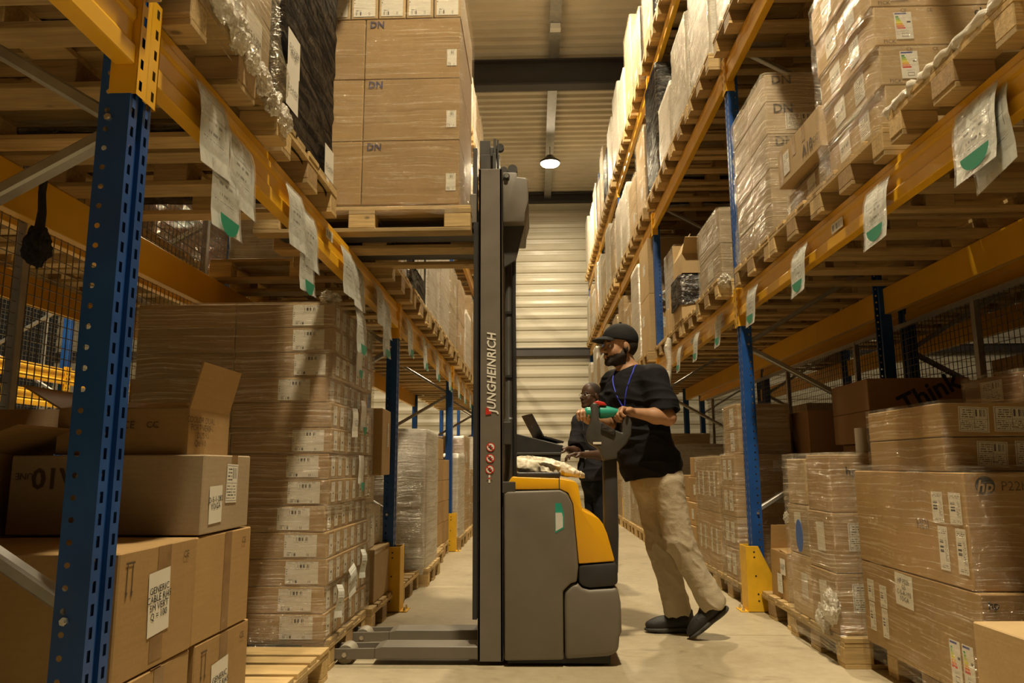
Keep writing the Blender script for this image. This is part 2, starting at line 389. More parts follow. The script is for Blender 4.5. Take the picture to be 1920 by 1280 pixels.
ORD = ['first', 'second', 'third', 'fourth', 'fifth', 'sixth', 'seventh', 'eighth', 'ninth', 'tenth', 'eleventh', 'twelfth', 'thirteenth', 'fourteenth']
# ------------------------------------------------------------------ building shell
XL, XR = -1.0, 1.5                    # front faces of the two racks
YL = [-1.92, 1.78, 5.48, 9.18, 12.88, 16.58, 20.28]
YR = [-1.85, 1.82, 5.50, 9.17, 12.84, 16.5, 20.2]
fl = MB().box(-14, 14, -5, 21.5, -0.25, -0.012).build('floor', 'grout'); tag(fl, kind='structure')
sx = [-14, -8, -2.17, 2.66, 8, 14]; sy = [-5, -0.2, 4.72, 9.6, 14.5, 21.5]
for i in range(5):
    for j in range(5):
        w, d = sx[i + 1] - sx[i] - 0.006, sy[j + 1] - sy[j] - 0.006
        o = MB().box(-w / 2, w / 2, -d / 2, d / 2, -0.012, 0).build('slab', 'concrete', fl)
        o.location = ((sx[i] + sx[i + 1]) / 2, (sy[j] + sy[j + 1]) / 2, 0)
WY = 21.3
wb = MB().box(-14, 14, WY + 0.08, WY + 0.25, 0, 9.1).build('wall_back', 'wall_cream'); tag(wb, kind='structure')
ph = 0.34
pm = MB(); prof = [(0, 0.0), (0.06, 0.0), (0.085, -0.035), (0.17, -0.05), (0.255, -0.035), (0.28, 0.0), (ph - .004, 0.0)]
for i, (z, y) in enumerate(prof): pm.v += [(-14, y, z), (14, y, z)]
for i in range(len(prof) - 1): pm.f.append((2 * i, 2 * i + 1, 2 * i + 3, 2 * i + 2))
pmesh = pm.mesh('cladding_panel', 'wall_cream', fix=False)
k = 0
while k * ph < 8.9:
    o = link('cladding_panel', pmesh, wb); o.location = (0, WY + 0.06, k * ph); k += 1
t1 = MB().box(-14, 14, WY - 0.10, WY - 0.0, 4.06, 4.30).box(-14, 14, WY - 0.13, WY - 0.1, 4.06, 4.09).box(-14, 14, WY - 0.13, WY - 0.1, 4.27, 4.30).build('trim_1', 'steel_dark'); tag(t1, kind='structure')
t2 = MB().box(-14, 14, WY - 0.16, WY, 8.62, 8.66).box(-14, 14, WY - 0.03, WY, 8.66, 8.86).box(-14, 14, WY - 0.16, WY, 8.86, 8.90).build('trim_2', 'steel_dark'); tag(t2, kind='structure')
RZ = 8.95
cl = MB().box(-14, 14, -6, WY + .2, RZ + 0.09, RZ + 0.2).build('ceiling', 'roof_cream'); tag(cl, kind='structure')
per = 0.27
def roofsheet(w, n):
    m = MB(); pr = []
    for i in range(n):
        pr += [(i * per, 0.06), (i * per + 0.09, 0.06), (i * per + 0.125, 0.0), (i * per + 0.235, 0.0)]
    pr.append((n * per, 0.06))
    for y, z in pr: m.v += [(-w / 2, y, z), (w / 2, y, z)]
    for i in range(len(pr) - 1): m.f.append((2 * i, 2 * i + 1, 2 * i + 3, 2 * i + 2))
    return m.mesh('roof_sheet', 'roof_cream', fix=False)
rs = {w: roofsheet(w, 9) for w in (5.98, 7.96)}
for j in range(11):
    y = -5.2 + j * 9 * per
    if y + 9 * per > WY + 0.25: break
    for xc, w in ((-9.57, 7.96), (-2.59, 5.98), (3.43, 5.98), (10.4, 7.96)):
        o = link('roof_sheet', rs[w], cl); o.location = (xc, y, RZ - 0.01 * (j % 2))
pu = MB().box(0.36, 0.50, -5, WY, RZ - 0.17, RZ - 0.02).box(0.33, 0.53, -5, WY, RZ - 0.19, RZ - 0.17).build('trim_3', 'galvanised'); tag(pu, kind='structure')
ib = MB().box(-14, 14, 13.60, 13.62, 8.26, RZ - 0.2).box(-14, 14, 13.48, 13.74, 8.22, 8.26).box(-14, 14, 13.48, 13.74, RZ - 0.22, RZ - 0.19)
ib = ib.build('trim_4', 'steel_dark'); tag(ib, kind='structure')
jb = thing('junction_box', 'small white junction box under the grey ceiling rail', 'junction box', (0.43, 12.35, RZ - 0.29))
MB().box(-.09, .09, -.06, .06, 0, .10).build('body', 'white_plastic', jb, bevel=.012)
MB().box(-.095, .095, -.065, .065, -.015, 0.002).build('lid', 'white_plastic', jb, bevel=.006)
# high-bay lamps
def lamp(x, y, label, power=LAMP_W):
    t = thing('high_bay_lamp', label, 'lamp', (x, y, RZ - 0.62), 0, 'high-bay lamps under the roof')
    MB().tube([(0, 0, 0.0), (0, 0, .05), (0, 0, .12), (0, 0, .2)], [.25, .25, .14, .08], 24).build('housing', 'truck_mid', t, smooth='auto')
    MB().tube([(0, 0, .2), (0, 0, .44 if x == 0.43 else .66)], .012, 8).build('hanger', 'galvanised', t)
    em, nt = newmat('lamp_glass') if 'lamp_glass' not in MT else (MT['lamp_glass'], None)
    if nt:
        e = nd(nt, 'ShaderNodeEmission', Color=(1, 0.86, 0.62, 1), Strength=60.0); out(nt, e.outputs[0]); MT['lamp_glass'] = em
    MB().tube([(0, 0, -.055), (0, 0, -.04), (0, 0, 0.0)], [.15, .205, .235], 24).build('lens', 'lamp_glass', t, smooth=True)
    ld = bpy.data.lights.new('lamp_light', 'AREA'); ld.shape = 'DISK'; ld.size = 0.4; ld.energy = power; ld.color = LAMP_COL
    lo = bpy.data.objects.new('lamp_light', ld); COL.objects.link(lo); lo.parent = t; lo.location = (0, 0, -0.06)
for i, y in enumerate((17.6, 9.8, 1.8)):
    lamp(0.43, y, power=LAMP_W * (.62, .9, 1.45)[i], label= ['round glowing high-bay lamp hanging in the main aisle near the back wall', 'high-bay lamp over the main aisle beyond the mast', 'high-bay lamp over the main aisle above the stacker truck'][i])
for i, y in enumerate((13.0, 6.0)):
    lamp(-4.6, y, ['far high-bay lamp over the aisle left of the mesh fence', 'near high-bay lamp over the aisle left of the mesh fence'][i], LAMP_W * 1.3)
lamp(5.4, 15.0, 'added unseen lamp behind the right rack for more ambient light', LAMP_W * .6)  # unseen lamp added to raise the ambient light

# ------------------------------------------------------------------ racks
def strip_slots(m, P, u0, u1, z0, z1, uc, hw, hh, pitch, ph0=0.0):
    """plate strip with a column of slots; P(u,z)->point"""
    n = int((z1 - z0) / pitch)
    for i in range(n):
        a = z0 + i * pitch; b = a + pitch; c = a + pitch / 2 + ph0; h0, h1 = c - hh / 2, c + hh / 2
        l, r = uc - hw / 2, uc + hw / 2
        for q in (((u0, a), (l, a), (l, b), (u0, b)), ((r, a), (u1, a), (u1, b), (r, b)), ((l, a), (r, a), (r, h0), (l, h0)), ((l, h1), (r, h1), (r, b), (l, b))):
            m.add([P(*p) for p in q], [(0, 1, 2, 3)])
    return z0 + n * pitch
def strip_round(m, P, u0, u1, z0, z1, uc, r, pitch):
    n = int((z1 - z0) / pitch); k = r * 0.414
    for i in range(n):
        a = z0 + i * pitch; b = a + pitch; c = a + pitch / 2; l, rr, h0, h1 = uc - r, uc + r, c - r, c + r
        for q in (((u0, a), (l, a), (l, b), (u0, b)), ((rr, a), (u1, a), (u1, b), (rr, b)), ((l, a), (rr, a), (rr, h0), (l, h0)), ((l, h1), (rr, h1), (rr, b), (l, b))):
            m.add([P(*p) for p in q], [(0, 1, 2, 3)])
        for sx_, sz_ in ((-1, -1), (1, -1), (1, 1), (-1, 1)):
            m.add([P(uc + sx_ * r, c + sz_ * r), P(uc + sx_ * k, c + sz_ * r), P(uc + sx_ * r, c + sz_ * k)], [(0, 1, 2)])
def post_mesh(s, hgt, perf):
    """front face at x=0, body towards s*x"""
    m = MB(); D = 0.078 * s; W = 0.05; g = 0.013; gd = 0.012 * s
    if perf:
        pf = min(perf, hgt)
        for sg in (-1, 1):
            strip_slots(m, lambda u, z: (0, u, z), *sorted((sg * g, sg * W)), 0, pf, sg * 0.032, 0.013, 0.026, 0.05, 0.0)
            strip_round(m, lambda u, z, y=sg * W: (u * s, y, z), 0, abs(D), 0, pf, 0.056, 0.0065, 0.05)
        z0 = pf
    else: z0 = 0
    if z0 < hgt:
        for sg in (-1, 1):
            a, b = sorted((sg * g, sg * W))
            m.add([(0, a, z0), (0, b, z0), (0, b, hgt), (0, a, hgt)], [(0, 1, 2, 3)])
            m.add([(0, sg * W, z0), (D, sg * W, z0), (D, sg * W, hgt), (0, sg * W, hgt)], [(0, 1, 2, 3)])
    for sg in (-1, 1):   # groove sides, back lips
        m.add([(0, sg * g, 0), (gd, sg * g, 0), (gd, sg * g, hgt), (0, sg * g, hgt)], [(0, 1, 2, 3)])
        m.add([(D, sg * W, 0), (D, sg * (W - .018), 0), (D, sg * (W - .018), hgt), (D, sg * W, hgt)], [(0, 1, 2, 3)])
        # side rib
        m.box(D * 0.45, D * 0.93, sg * (W + .0005), sg * (W + .003), 0, hgt) if not perf else None
    m.add([(gd, -g, 0), (gd, g, 0), (gd, g, hgt), (gd, -g, hgt)], [(0, 1, 2, 3)])
    return m.mesh('upright_post', 'blue_paint', fix=False)
_pm = {}
def upright(xf, y, s, label, hgt=7.6, perf=0, depth=1.1, rear_perf=0, group='upright frames'):
    t = thing('upright_frame', label, 'rack upright', (xf, y, 0), 0, group)
    for nm, ss, x, pf in (('front', s, 0.006 * s, perf), ('rear', -s, (depth - 0.0) * s, rear_perf)):
        k = (ss, hgt, pf)
        if k not in _pm: _pm[k] = post_mesh(ss, hgt, pf)
        o = link('upright_post', _pm[k], t, T(x, 0, 0.006))
        MB().box(x - .03 * ss, x + .11 * ss, -.06, .06, 0, .006).build('foot_plate', 'blue_paint', t)
    z = 0.67; a = 0.056 * s; b = (depth - .056) * s; first = True
    while z < hgt - 0.7:
        for (p, q) in (((a, -.0, z), (b, 0, z + .60)), ((b, .0, z + .62), (a, 0, z + 1.18))):
            o = MB().bar(p, q, 0.034, 0.045, (0, 1, 0)).build('brace', 'galvanised', t, bevel=.006, seg=1)
        if perf:
            for zz in (z - .01,):
                MB().cyl((a, -.058, zz), (0, 1, 0), .0095, .012, 6).cyl((a, -.061, zz), (0, 1, 0), .006, .01, 6).build('bolt', 'steel_bolt', t)
        z += 1.2
    return t
def guard(xf, y, s, label):
    """U-shaped yellow post protector, bolted to the floor"""
    t = thing('post_protector', label, 'post guard', (xf, y, 0), 0, 'yellow post protectors')
    w = 0.075; f = -0.05 * s
    m = MB().box(f, f + .006 * s, -w, w, 0.004, .44)
    m.build('front_plate', 'guard_yellow', t, bevel=.002, seg=1)
    for sg in (-1, 1):
        ys = sg * (w + .0035)
        m = MB().prism([(f, .004), (f + .19 * s, .004), (f + .19 * s, .21), (f + .085 * s, .44), (f, .44)], 'y', ys - .003, ys + .003)
        o = m.build('side_plate', 'guard_yellow', t, bevel=.0015, seg=1)
        d = MB()
        for (dx, dz) in ((.055, .40), (.055, .365), (.06, .24), (.07, .12), (.072, .075)):
            d.cyl((f + dx * s, ys + sg * .0032, dz), (0, sg, 0), .0062, .0012, 10)
        d.build('hole', 'ink', o)
    MB().box(f - .05 * s, f, -w, w, 0, .006).build('foot_tab', 'guard_yellow', t)
    for sg in (-1, 1):
        MB().cyl((f - .028 * s, sg * .045, .006), (0, 0, 1), .010, .012, 6).cyl((f - .028 * s, sg * .045, .018), (0, 0, 1), .006, .014, 8).build('bolt', 'steel_bolt', t)
    return t
BH = 0.19
_bm = {}
def beam_mesh(s, L):
    k = (s, round(L, 3))
    if k not in _bm:
        d = 0.05 * s; r = 0.011 * s
        pr = [(0, 0), (0, .052), (r, .062), (r, .118), (0.004 * s, .126), (0.004 * s, .152), (r * 1.2, .158), (r * 1.2, BH), (d, BH), (d, 0)]
        _bm[k] = MB().prism(pr, 'y', -L / 2, L / 2).mesh('beam_bar', 'yellow_paint', bevel=.003, seg=1)
    return _bm[k]
_cm = {}
def conn_mesh(s):
    if s not in _cm:
        m = MB(); h0, h1 = -0.075, BH + 0.03
        strip_slots(m, lambda u, z: (-0.006 * s, u, z), -.001, .047, h0, h1, .030, .014, .026, .0586)
        m.box(-0.0055 * s, -0.0015 * s, -.001, .009, h0, h1)
        m.add([(-.006 * s, .047, h0), (.05 * s, .047, h0), (.05 * s, .047, h1), (-.006 * s, .047, h1)], [(0, 1, 2, 3)])
        m.add([(-.006 * s, .0515, h0), (.062 * s, .0515, h0), (.062 * s, .0515, h1), (-.006 * s, .0515, h1)], [(0, 1, 2, 3)])
        _cm[s] = m.mesh('connector', 'yellow_paint', fix=False)
    return _cm[s]
def beam(xf, y0, y1, z, s, label, conn=True, group='yellow rack beams'):
    t = thing('rack_beam', label, 'rack beam', (xf, (y0 + y1) / 2, z), 0, group)
    L = y1 - y0 - 0.106
    o = link('beam_bar', beam_mesh(s, L), t)
    if conn:
        for sg in (-1, 1):
            c = link('connector', conn_mesh(s), t, T(0, sg * (y1 - y0) / 2, 0) @ Matrix.Diagonal((1, -sg, 1, 1)))
    return t
LZ = {'L': [2.0, 3.87, 5.74], 'R': [2.07, 3.91, 5.75]}
LV = ['first', 'second', 'third']
# left main rack
PN = ['nearest', 'second', 'third', 'fourth', 'fifth', 'sixth']
for i, y in enumerate(YL[1:]):
    upright(XL, y, -1, f'blue perforated upright frame, {PN[i]} post of the left rack', 7.6, {0: 3.6, 1: 2.6}.get(i, 0), rear_perf=2.6 if i == 0 else 0)
    if 1 <= i: guard(XL, y, -1, f'yellow steel guard at the foot of the left rack\'s {PN[i]} post')
for b in range(6):
    y0, y1 = YL[b], YL[b + 1]
    bn = ['behind the camera up to the nearest post', 'between nearest and second post', 'between second and third post', 'between third and fourth post', 'between fourth and fifth post', 'between fifth and sixth post'][b]
    for l in range(3):
        if b == 0 and l: continue
        beam(XL, y0, y1, LZ['L'][l], -1, f'yellow front beam, {LV[l]} level, left rack, {bn}', conn=b < 4)
        if b < 4: beam(XL - 1.1, y0, y1, LZ['L'][l], 1, f'yellow rear beam, {LV[l]} level, left rack, {bn}', conn=False)
for i, y in enumerate(YR[1:]):
    upright(XR, y, 1, f'blue perforated upright frame, {PN[i]} post of the right rack' if i else 'blue upright frame at the right edge beside the camera', 7.6, {1: 5.6, 2: 5.0}.get(i, 0), rear_perf=2.6 if i == 1 else 0)
    if i >= 1: guard(XR, y, 1, f'yellow steel guard at the foot of the right rack\'s {PN[i]} post')
for b in range(6):
    y0, y1 = YR[b], YR[b + 1]
    bn = ['behind the camera', 'nearest to the camera', 'past the second post', 'past the third post', 'past the fourth post', 'past the fifth post'][b]
    for l in range(3):
        if b == 0: continue
        beam(XR, y0, y1, LZ['R'][l], 1, f'yellow front beam, {LV[l]} level, right rack, {bn}', conn=b < 5)
        if b < 4: beam(XR + 1.1, y0, y1, LZ['R'][l], -1, f'yellow rear beam, {LV[l]} level, right rack, {bn}', conn=False)
# back-to-back racks and the rack over the next aisle, seen through the mesh
for i, y in enumerate(YL[1:4]):
    upright(-2.34, y + .25, -1, f'blue upright frame behind the mesh fence on the left, {PN[i]} one', 5.0)
    if i < 2:
        for xx, s, nm in ((-2.34, -1, 'front'), (-3.44, 1, 'rear')):
            beam(xx, y + .25, y + 3.95, 2.08, s, f'brown-shaded {nm} beam behind the left mesh fence, {PN[i]} bay', conn=False)
for i, y in enumerate((5.5, 9.2, 12.9)):
    upright(-5.85, y, -1, f'blue upright of the brightly lit rack across the left aisle, {PN[i]} one', 6.0)
    if i < 2:
        for z, nm in ((1.72, 'lower'), (2.02, 'upper')):
            beam(-5.85, y, y + 3.7, z, -1, f'bright yellow {nm} beam across the left aisle, {PN[i]} bay')
for i, y in enumerate(YR[1:5]):
    upright(2.86, y + .35, 1, f'blue upright frame behind the right mesh fence, {PN[i]} one', 5.0)
    if i < 3:
        for xx, s, nm in ((2.86, 1, 'front'), (3.96, -1, 'rear')):
            beam(xx, y + .35, y + 4.02, 2.08, s, f'shaded {nm} beam behind the right mesh fence, {PN[i]} bay', conn=False)
# wire mesh fences
def fence(x, y0, y1, z0, z1, label, step=0.05, np_=1.75, off=0.0):
    t = thing('mesh_fence', label, 'mesh fence', (x, y0, 0))
    n = int((y1 - y0) / np_)
    for i in range(n + 1):
        MB().box(-.02, .02, i * np_ + off - .02, i * np_ + off + .02, 0, z1).build('fence_post', 'galvanised', t, bevel=.003, seg=1)
    MB().box(-.015, .015, 0, y1 - y0, z1 - .03, z1).build('top_rail', 'galvanised', t)
    w = MB()
    yy = 0.0
    while yy < y1 - y0:
        w.box(-.0018, .0018, yy - .0018, yy + .0018, z0, z1 - .03); yy += step
    zz = z0
    while zz < z1 - .03:
        w.box(.0018, .0054, 0, y1 - y0, zz - .0018, zz + .0018); zz += step
    o = w.build('wire_grid', 'mesh_wire', t, fix=False); o['kind'] = 'stuff'
fence(-2.22, 1.0, 9.0, 0.3, 2.85, 'grey wire mesh fence behind the left rack', off=0.35)
fence(2.73, 1.9, 12.0, 0.3, 2.02, 'grey wire mesh fence behind the right rack', off=1.0)
# ------------------------------------------------------------------ pallets
_pp = {}
def pallet_parts():
    if _pp: return
    for w in (.145, .1): _pp['b%d' % (w * 1000)] = boxmesh(1.2, w, .022, 'wood', .002)
    _pp['cross'] = boxmesh(.145, .8, .022, 'wood', .002)
    _pp['blk145'] = boxmesh(.145, .145, .078, 'chip_block', .003); _pp['blk100'] = boxmesh(.145, .1, .078, 'wood', .003)
    m = MB()
    for (y, w) in ((-.3275, .145), (-.165, .1), (0, .145), (.165, .1), (.3275, .145)): m.box(-.6, .6, y - w / 2, y + w / 2, .122, .144)
    for x in (-.5275, 0, .5275):
        m.box(x - .0725, x + .0725, -.4, .4, .1, .122)
        for (y, w) in ((-.35, .1), (0, .145), (.35, .1)): m.box(x - .0725, x + .0725, y - w / 2, y + w / 2, .022, .1)
    for (y, w) in ((-.35, .1), (0, .145), (.35, .1)): m.box(-.6, .6, y - w / 2, y + w / 2, 0, .022)
    _pp['all'] = m.mesh('pallet', 'wood', fix=False)
pallet_parts()
def pallet(xc, yc, z, label, full=True, rz=0.0, group='wooden pallets'):
    if not full:
        o = link('pallet', _pp['all']); o.location = (xc, yc, z); o.rotation_euler = (0, 0, rz)
        return tag(o, label, 'pallet', group)
    t = thing('pallet', label, 'pallet', (xc, yc, z), rz, group)
    for (y, w) in ((-.3275, 145), (-.165, 100), (0, 145), (.165, 100), (.3275, 145)):
        link('top_board', _pp['b%d' % w], t, T(random.uniform(-.004, .004), y, .122) @ Matrix.Rotation(random.uniform(-.004, .004), 4, 'Z'))
    for x in (-.5275, 0, .5275):
        link('cross_board', _pp['cross'], t, T(x, 0, .1))
        for (y, w) in ((-.35, 100), (0, 145), (.35, 100)): link('block', _pp['blk%d' % w], t, T(x + random.uniform(-.003, .003), y, .022))
    for (y, w) in ((-.35, 100), (0, 145), (.35, 100)): link('bottom_board', _pp['b%d' % w], t, T(0, y, 0))
    return t
# ------------------------------------------------------------------ cartons
NC = [0]
def strip(parent, face, dims, u, v, w, h, mat, name, off=.0015, rot=0.0):
    return link(name, quadmesh(w, h, mat), parent, face_m(face, dims, u, v, off, rot))
def carton(x, y, z, dx, dy, dz, label, group=None, mat='card', rz=0.0, labs=(), tapes=(), texts=(), cat='carton'):
    o = link('carton', boxmesh(dx - .004, dy - .004, dz - .002, mat)); o.location = (x, y, z + .001); o.rotation_euler = (0, 0, rz)
    tag(o, label, cat, group); NC[0] += 1
    D = (dx - .004, dy - .004, dz - .002)
    for (f, u, v, w, h) in tapes: strip(o, f, D, u, v, w, h, 'tape', 'tape', .001)
    for L in labs:
        f, u, v, w, h, m = L[:6]; r = L[6] if len(L) > 6 else 0.0
        strip(o, f, D, u, v, w, h, m, 'label', .002, r)
    for X in texts:
        f, u, v, size, s = X[:5]; m = X[5] if len(X) > 5 else 'print_brown'; r = X[6] if len(X) > 6 else 0.0
        text(o, s, size, face_m(f, D, u, v, .003, r), m, 'lettering', sx=X[7] if len(X) > 7 else 1.0)
    return o
def open_carton(x, y, z, dx, dy, dz, label, flaps, mat='card', rz=0.0, group=None):
    """flaps: {'-y': angle from vertical outward, ...}"""
    t = thing('open_carton', label, 'carton', (x, y, z), rz, group); NC[0] += 1
    th = .006; hx, hy = dx / 2 - .002, dy / 2 - .002
    MB().box(-hx, hx, -hy, hy, 0, th).build('base', mat, t)
    for nm, b in (('wall', (-hx, hx, -hy, -hy + th)), ('wall', (-hx, hx, hy - th, hy)), ('wall', (-hx, -hx + th, -hy + th, hy - th)), ('wall', (hx - th, hx, -hy + th, hy - th))):
        MB().box(*b, th, dz).build(nm, mat, t)
    for f, a in flaps.items():
        L = (dy if f in ('-x', '+x') else dx) - .01; dp = min(dx, dy) * 0.48
        m = MB().box(-L / 2, L / 2, -th / 2, th / 2, 0, dp)
        R = Matrix.Rotation(radians(-a), 4, 'X')      # tilt towards +y when a>0 ... outward fixed below
        base = {'+y': 0, '-x': pi / 2, '-y': pi, '+x': -pi / 2}[f]
        pos = {'+y': (0, hy - th / 2), '-y': (0, -hy + th / 2), '+x': (hx - th / 2, 0), '-x': (-hx + th / 2, 0)}[f]
        m.build('flap', mat, t).matrix_local = T(pos[0], pos[1], dz) @ Matrix.Rotation(base, 4, 'Z') @ R
    return t
_am = []
def arrows(parent, mtx, h=.075):
    if not _am:
        m = MB(); m.box(-.018, .018, .034, .038, 0, .0004)
        for x in (-.011, .011): m.box(x - .0012, x + .0012, -.03, .034, 0, .0004); m.add([(x - .005, -.024, .0003), (x + .005, -.024, .0003), (x, -.038, .0003)], [(0, 1, 2)])
        _am.append(m.mesh('arrow_print', 'print_brown', fix=False))
    return link('arrow_print', _am[0], parent, mtx @ Matrix.Diagonal((h / .075, h / .075, 1, 1)))
# ------------------------------------------------------------------ stretch film
def wrap(x0, x1, y0, y1, z0, z1, label, kind='film_clear', seed=0, amp=.005, skirt=.05, lid=.16, bulge=0.0, group='stretch film on pallet loads', step=.035):
    cx, cy = (x0 + x1) / 2, (y0 + y1) / 2; hx, hy = (x1 - x0) / 2, (y1 - y0) / 2
    rad = .02; per = []
    def seg(a, b):
        n = max(2, int((Vector(b) - Vector(a)).length / step))
        return [tuple(Vector(a).lerp(Vector(b), i / n)) for i in range(n)]
    c = [(-hx + rad, -hy), (hx - rad, -hy), (hx, -hy + rad), (hx, hy - rad), (hx - rad, hy), (-hx + rad, hy), (-hx, hy - rad), (-hx, -hy + rad)]
    for i in range(8): per += seg(c[i], c[(i + 1) % 8])
    H = z1 - z0; M = max(4, int((H + skirt) / (step * 1.1)))
    rows = [(-skirt + (H + skirt) * i / M, 0.0) for i in range(M + 1)] + [(H + .006, .035), (H + .006, lid * .6), (H + .004, lid)]
    N = len(per); vs = []; so = seed * 7.31
    for (z, inn) in rows:
        for (px, py) in per:
            nrm = Vector((px / hx, py / hy)); nx = abs(nrm.x) ** 6; ny = abs(nrm.y) ** 6
            d = Vector((math.copysign(nx, px), math.copysign(ny, py)))
            d = d.normalized() if d.length > 0 else Vector((0, 0))
            q = Vector((px * 2.6 + so, py * 2.6 - so, z * 15))
            f = (noise.noise(q) * .7 + noise.noise(q * 2.3) * .45) * amp
            edge = 1.0 if inn == 0 else 0.5
            if z < 0: f = abs(f) + amp * .2 + (noise.noise(Vector((px * 6 + so, py * 6, 3))) * .012) * (-z / max(skirt, .001))
            k = 1 - inn / min(hx, hy)
            zz = z0 + z + (noise.noise(Vector((px * 5 + so, py * 5, 9 + z))) * (.018 if z < -skirt * .9 else 0)) + (noise.noise(q * 1.5) * .006 if inn else 0)
            off = abs(f) * edge + .0035 + bulge * math.exp(-((z - H * .15) / (H * .12)) ** 2)
            vs.append((px * k + d.x * off, py * k + d.y * off, zz - z0))
    fs = []
    for j in range(len(rows) - 1):
        for i in range(N):
            a = j * N + i; b = j * N + (i + 1) % N
            fs.append((a, b, b + N, a + N))
    me = bpy.data.meshes.new('stretch_film'); me.from_pydata(vs, [], fs); me.materials.append(MT[kind]); me.shade_smooth(); me.update()
    o = link('stretch_film', me); o.location = (cx, cy, z0)
    return tag(o, label, 'stretch film', group) if label else o
def crumple(x, y, z, r, parent_label, seed=0, kind='film_milky', scale=(1, 1, 1), parent=None, name='film_bunch'):
    bm = bmesh.new(); bmesh.ops.create_icosphere(bm, subdivisions=4, radius=1.0)
    for v in bm.verts:
        n = v.co.normalized(); q = n * 2.2 + Vector((seed * 3.7, 0, 0))
        d = 1 + .35 * noise.noise(q) + .22 * abs(noise.noise(q * 2.7)) + .14 * noise.noise(q * 6.0)
        v.co = Vector((n.x * scale[0], n.y * scale[1], n.z * scale[2])) * d * r
    me = bpy.data.meshes.new(name); bm.to_mesh(me); bm.free(); me.materials.append(MT[kind]); me.update()
    o = link(name, me, parent)
    o.location = (x, y, z) if not parent else Vector((x, y, z)) - parent.location
    if parent_label: tag(o, parent_label, 'stretch film')
    return o
ROWN = lambda i, n: 'top row' if (i == n - 1 and n > 1) else 'bottom row' if i == 0 else ORD[i] + ' row up'
def colname(c, n): return '' if n == 1 else ['near', 'far'][c] if n == 2 else (['near', 'middle', 'far'][c] if n == 3 else ORD[c])
def load(side, y0, y1, zb, h, tg, rows=3, cols=2, mat='card', film='film_clear', pal=True, xoff=0.0, depth=1.08, labs='lab_form', nx=1, seed=None, lab_p=0.6, fskirt=.05, word='kraft', gap=0.0):
    """pallet + cartons + film; y0..y1 along the aisle, zb = pallet base height, h = height of the goods"""
    s = -1 if side == 'L' else 1
    seed = seed if seed is not None else int((y0 * 31 + zb * 17) * 10) % 97
    rnd = random.Random(seed)
    xf = (XL + .05 - xoff) if side == 'L' else (XR - .05 + xoff)
    xc = xf + s * depth / 2; yc = (y0 + y1) / 2
    zt = zb
    if pal == 'far':      # small in the photo: one wrapped load that moves as a whole
        t = thing('wrapped_load', f'{tg}: {dict(film_clear="clear", film_black="black", film_milky="milky").get(film, "un")}-wrapped cartons on a pallet', 'pallet load', (xc, yc, zb), 0, 'wrapped loads further down the racks')
        link('pallet', _pp['all'], t, T(s * (.56 - depth / 2), 0, 0))
        dz = h / rows; face = '+x' if side == 'L' else '-x'; D = (depth - .01, y1 - y0 - .04, dz - .003)
        for r in range(rows):
            m = mat if isinstance(mat, str) else rnd.choice(mat)
            o = link('carton', boxmesh(*D, m), t, T(rnd.uniform(-.004, .004), 0, .145 + r * dz))
            if labs and rnd.random() < lab_p:
                w = .2; hh = min(.14, dz * .6); u = rnd.uniform(-.15, .15)
                strip(o, face, D, u, .03, w, hh, labs, 'label', .002); strip(o, '-y', D, rnd.uniform(-.2, .2), .02, w, hh, labs, 'label', .002)
        if film:
            o = wrap(-depth / 2 - .006, depth / 2 + .006, -(y1 - y0) / 2 + .008, (y1 - y0) / 2 - .008, .145, .145 + h, None, film, seed, skirt=fskirt, step=.06, amp=.016 if film == 'film_milky' else .008)
            o.parent = t
        return zb + .145 + h
    if pal:
        pallet(xf + s * .56, yc, zb, f'wooden pallet under {tg}', full=(pal is True)); zt = zb + .145
    face = '+x' if side == 'L' else '-x'
    dy = (y1 - y0 - .03) / cols; dz = h / rows; dxx = depth / nx
    for r in range(rows):
        for c in range(cols):
            for k in range(nx):
                if k > 0 and c > 0: continue
                x = xf + s * dxx * (k + .5) + rnd.uniform(-.004, .004); y = y0 + .015 + dy * (c + .5)
                cn = colname(c, cols); kn = '' if k == 0 else 'inner '
                lb = []
                if labs and rnd.random() < lab_p:
                    w = min(.19, dy * .5); hh = min(.13, dz * .6)
                    if k == 0: lb.append((face, rnd.uniform(-.25, .25) * dy, rnd.uniform(-.1, .15) * dz, w, hh, labs))
                    if c == 0: lb.append(('-y', rnd.uniform(-.2, .2) * dxx, rnd.uniform(-.1, .1) * dz, w, hh, labs))
                nm = f'{word} carton, {kn}{cn + " column, " if cn else ""}{ROWN(r, rows) + ", " if rows > 1 else ""}in {tg}'
                carton(x, y, zt + r * dz, dxx - .004, dy - .006, dz, nm, 'cartons in pallet loads', mat if isinstance(mat, str) else rnd.choice(mat), 0, lb, [('-y', 0, 0, .05, dz - .01)] if (c == 0 and rnd.random() < .4) else ())
    if film:
        fn = {'film_clear': 'clear', 'film_black': 'black', 'film_milky': 'milky'}[film]
        wrap(min(xf, xf + s * depth) - .008, max(xf, xf + s * depth) + .008, y0 + .004, y1 - .004, zt, zt + h, f'{fn} stretch film around {tg}', film, seed, skirt=fskirt, step=.035 if y0 < 7 else .06, amp=.014 if film == 'film_milky' else .006)
    return zt + h
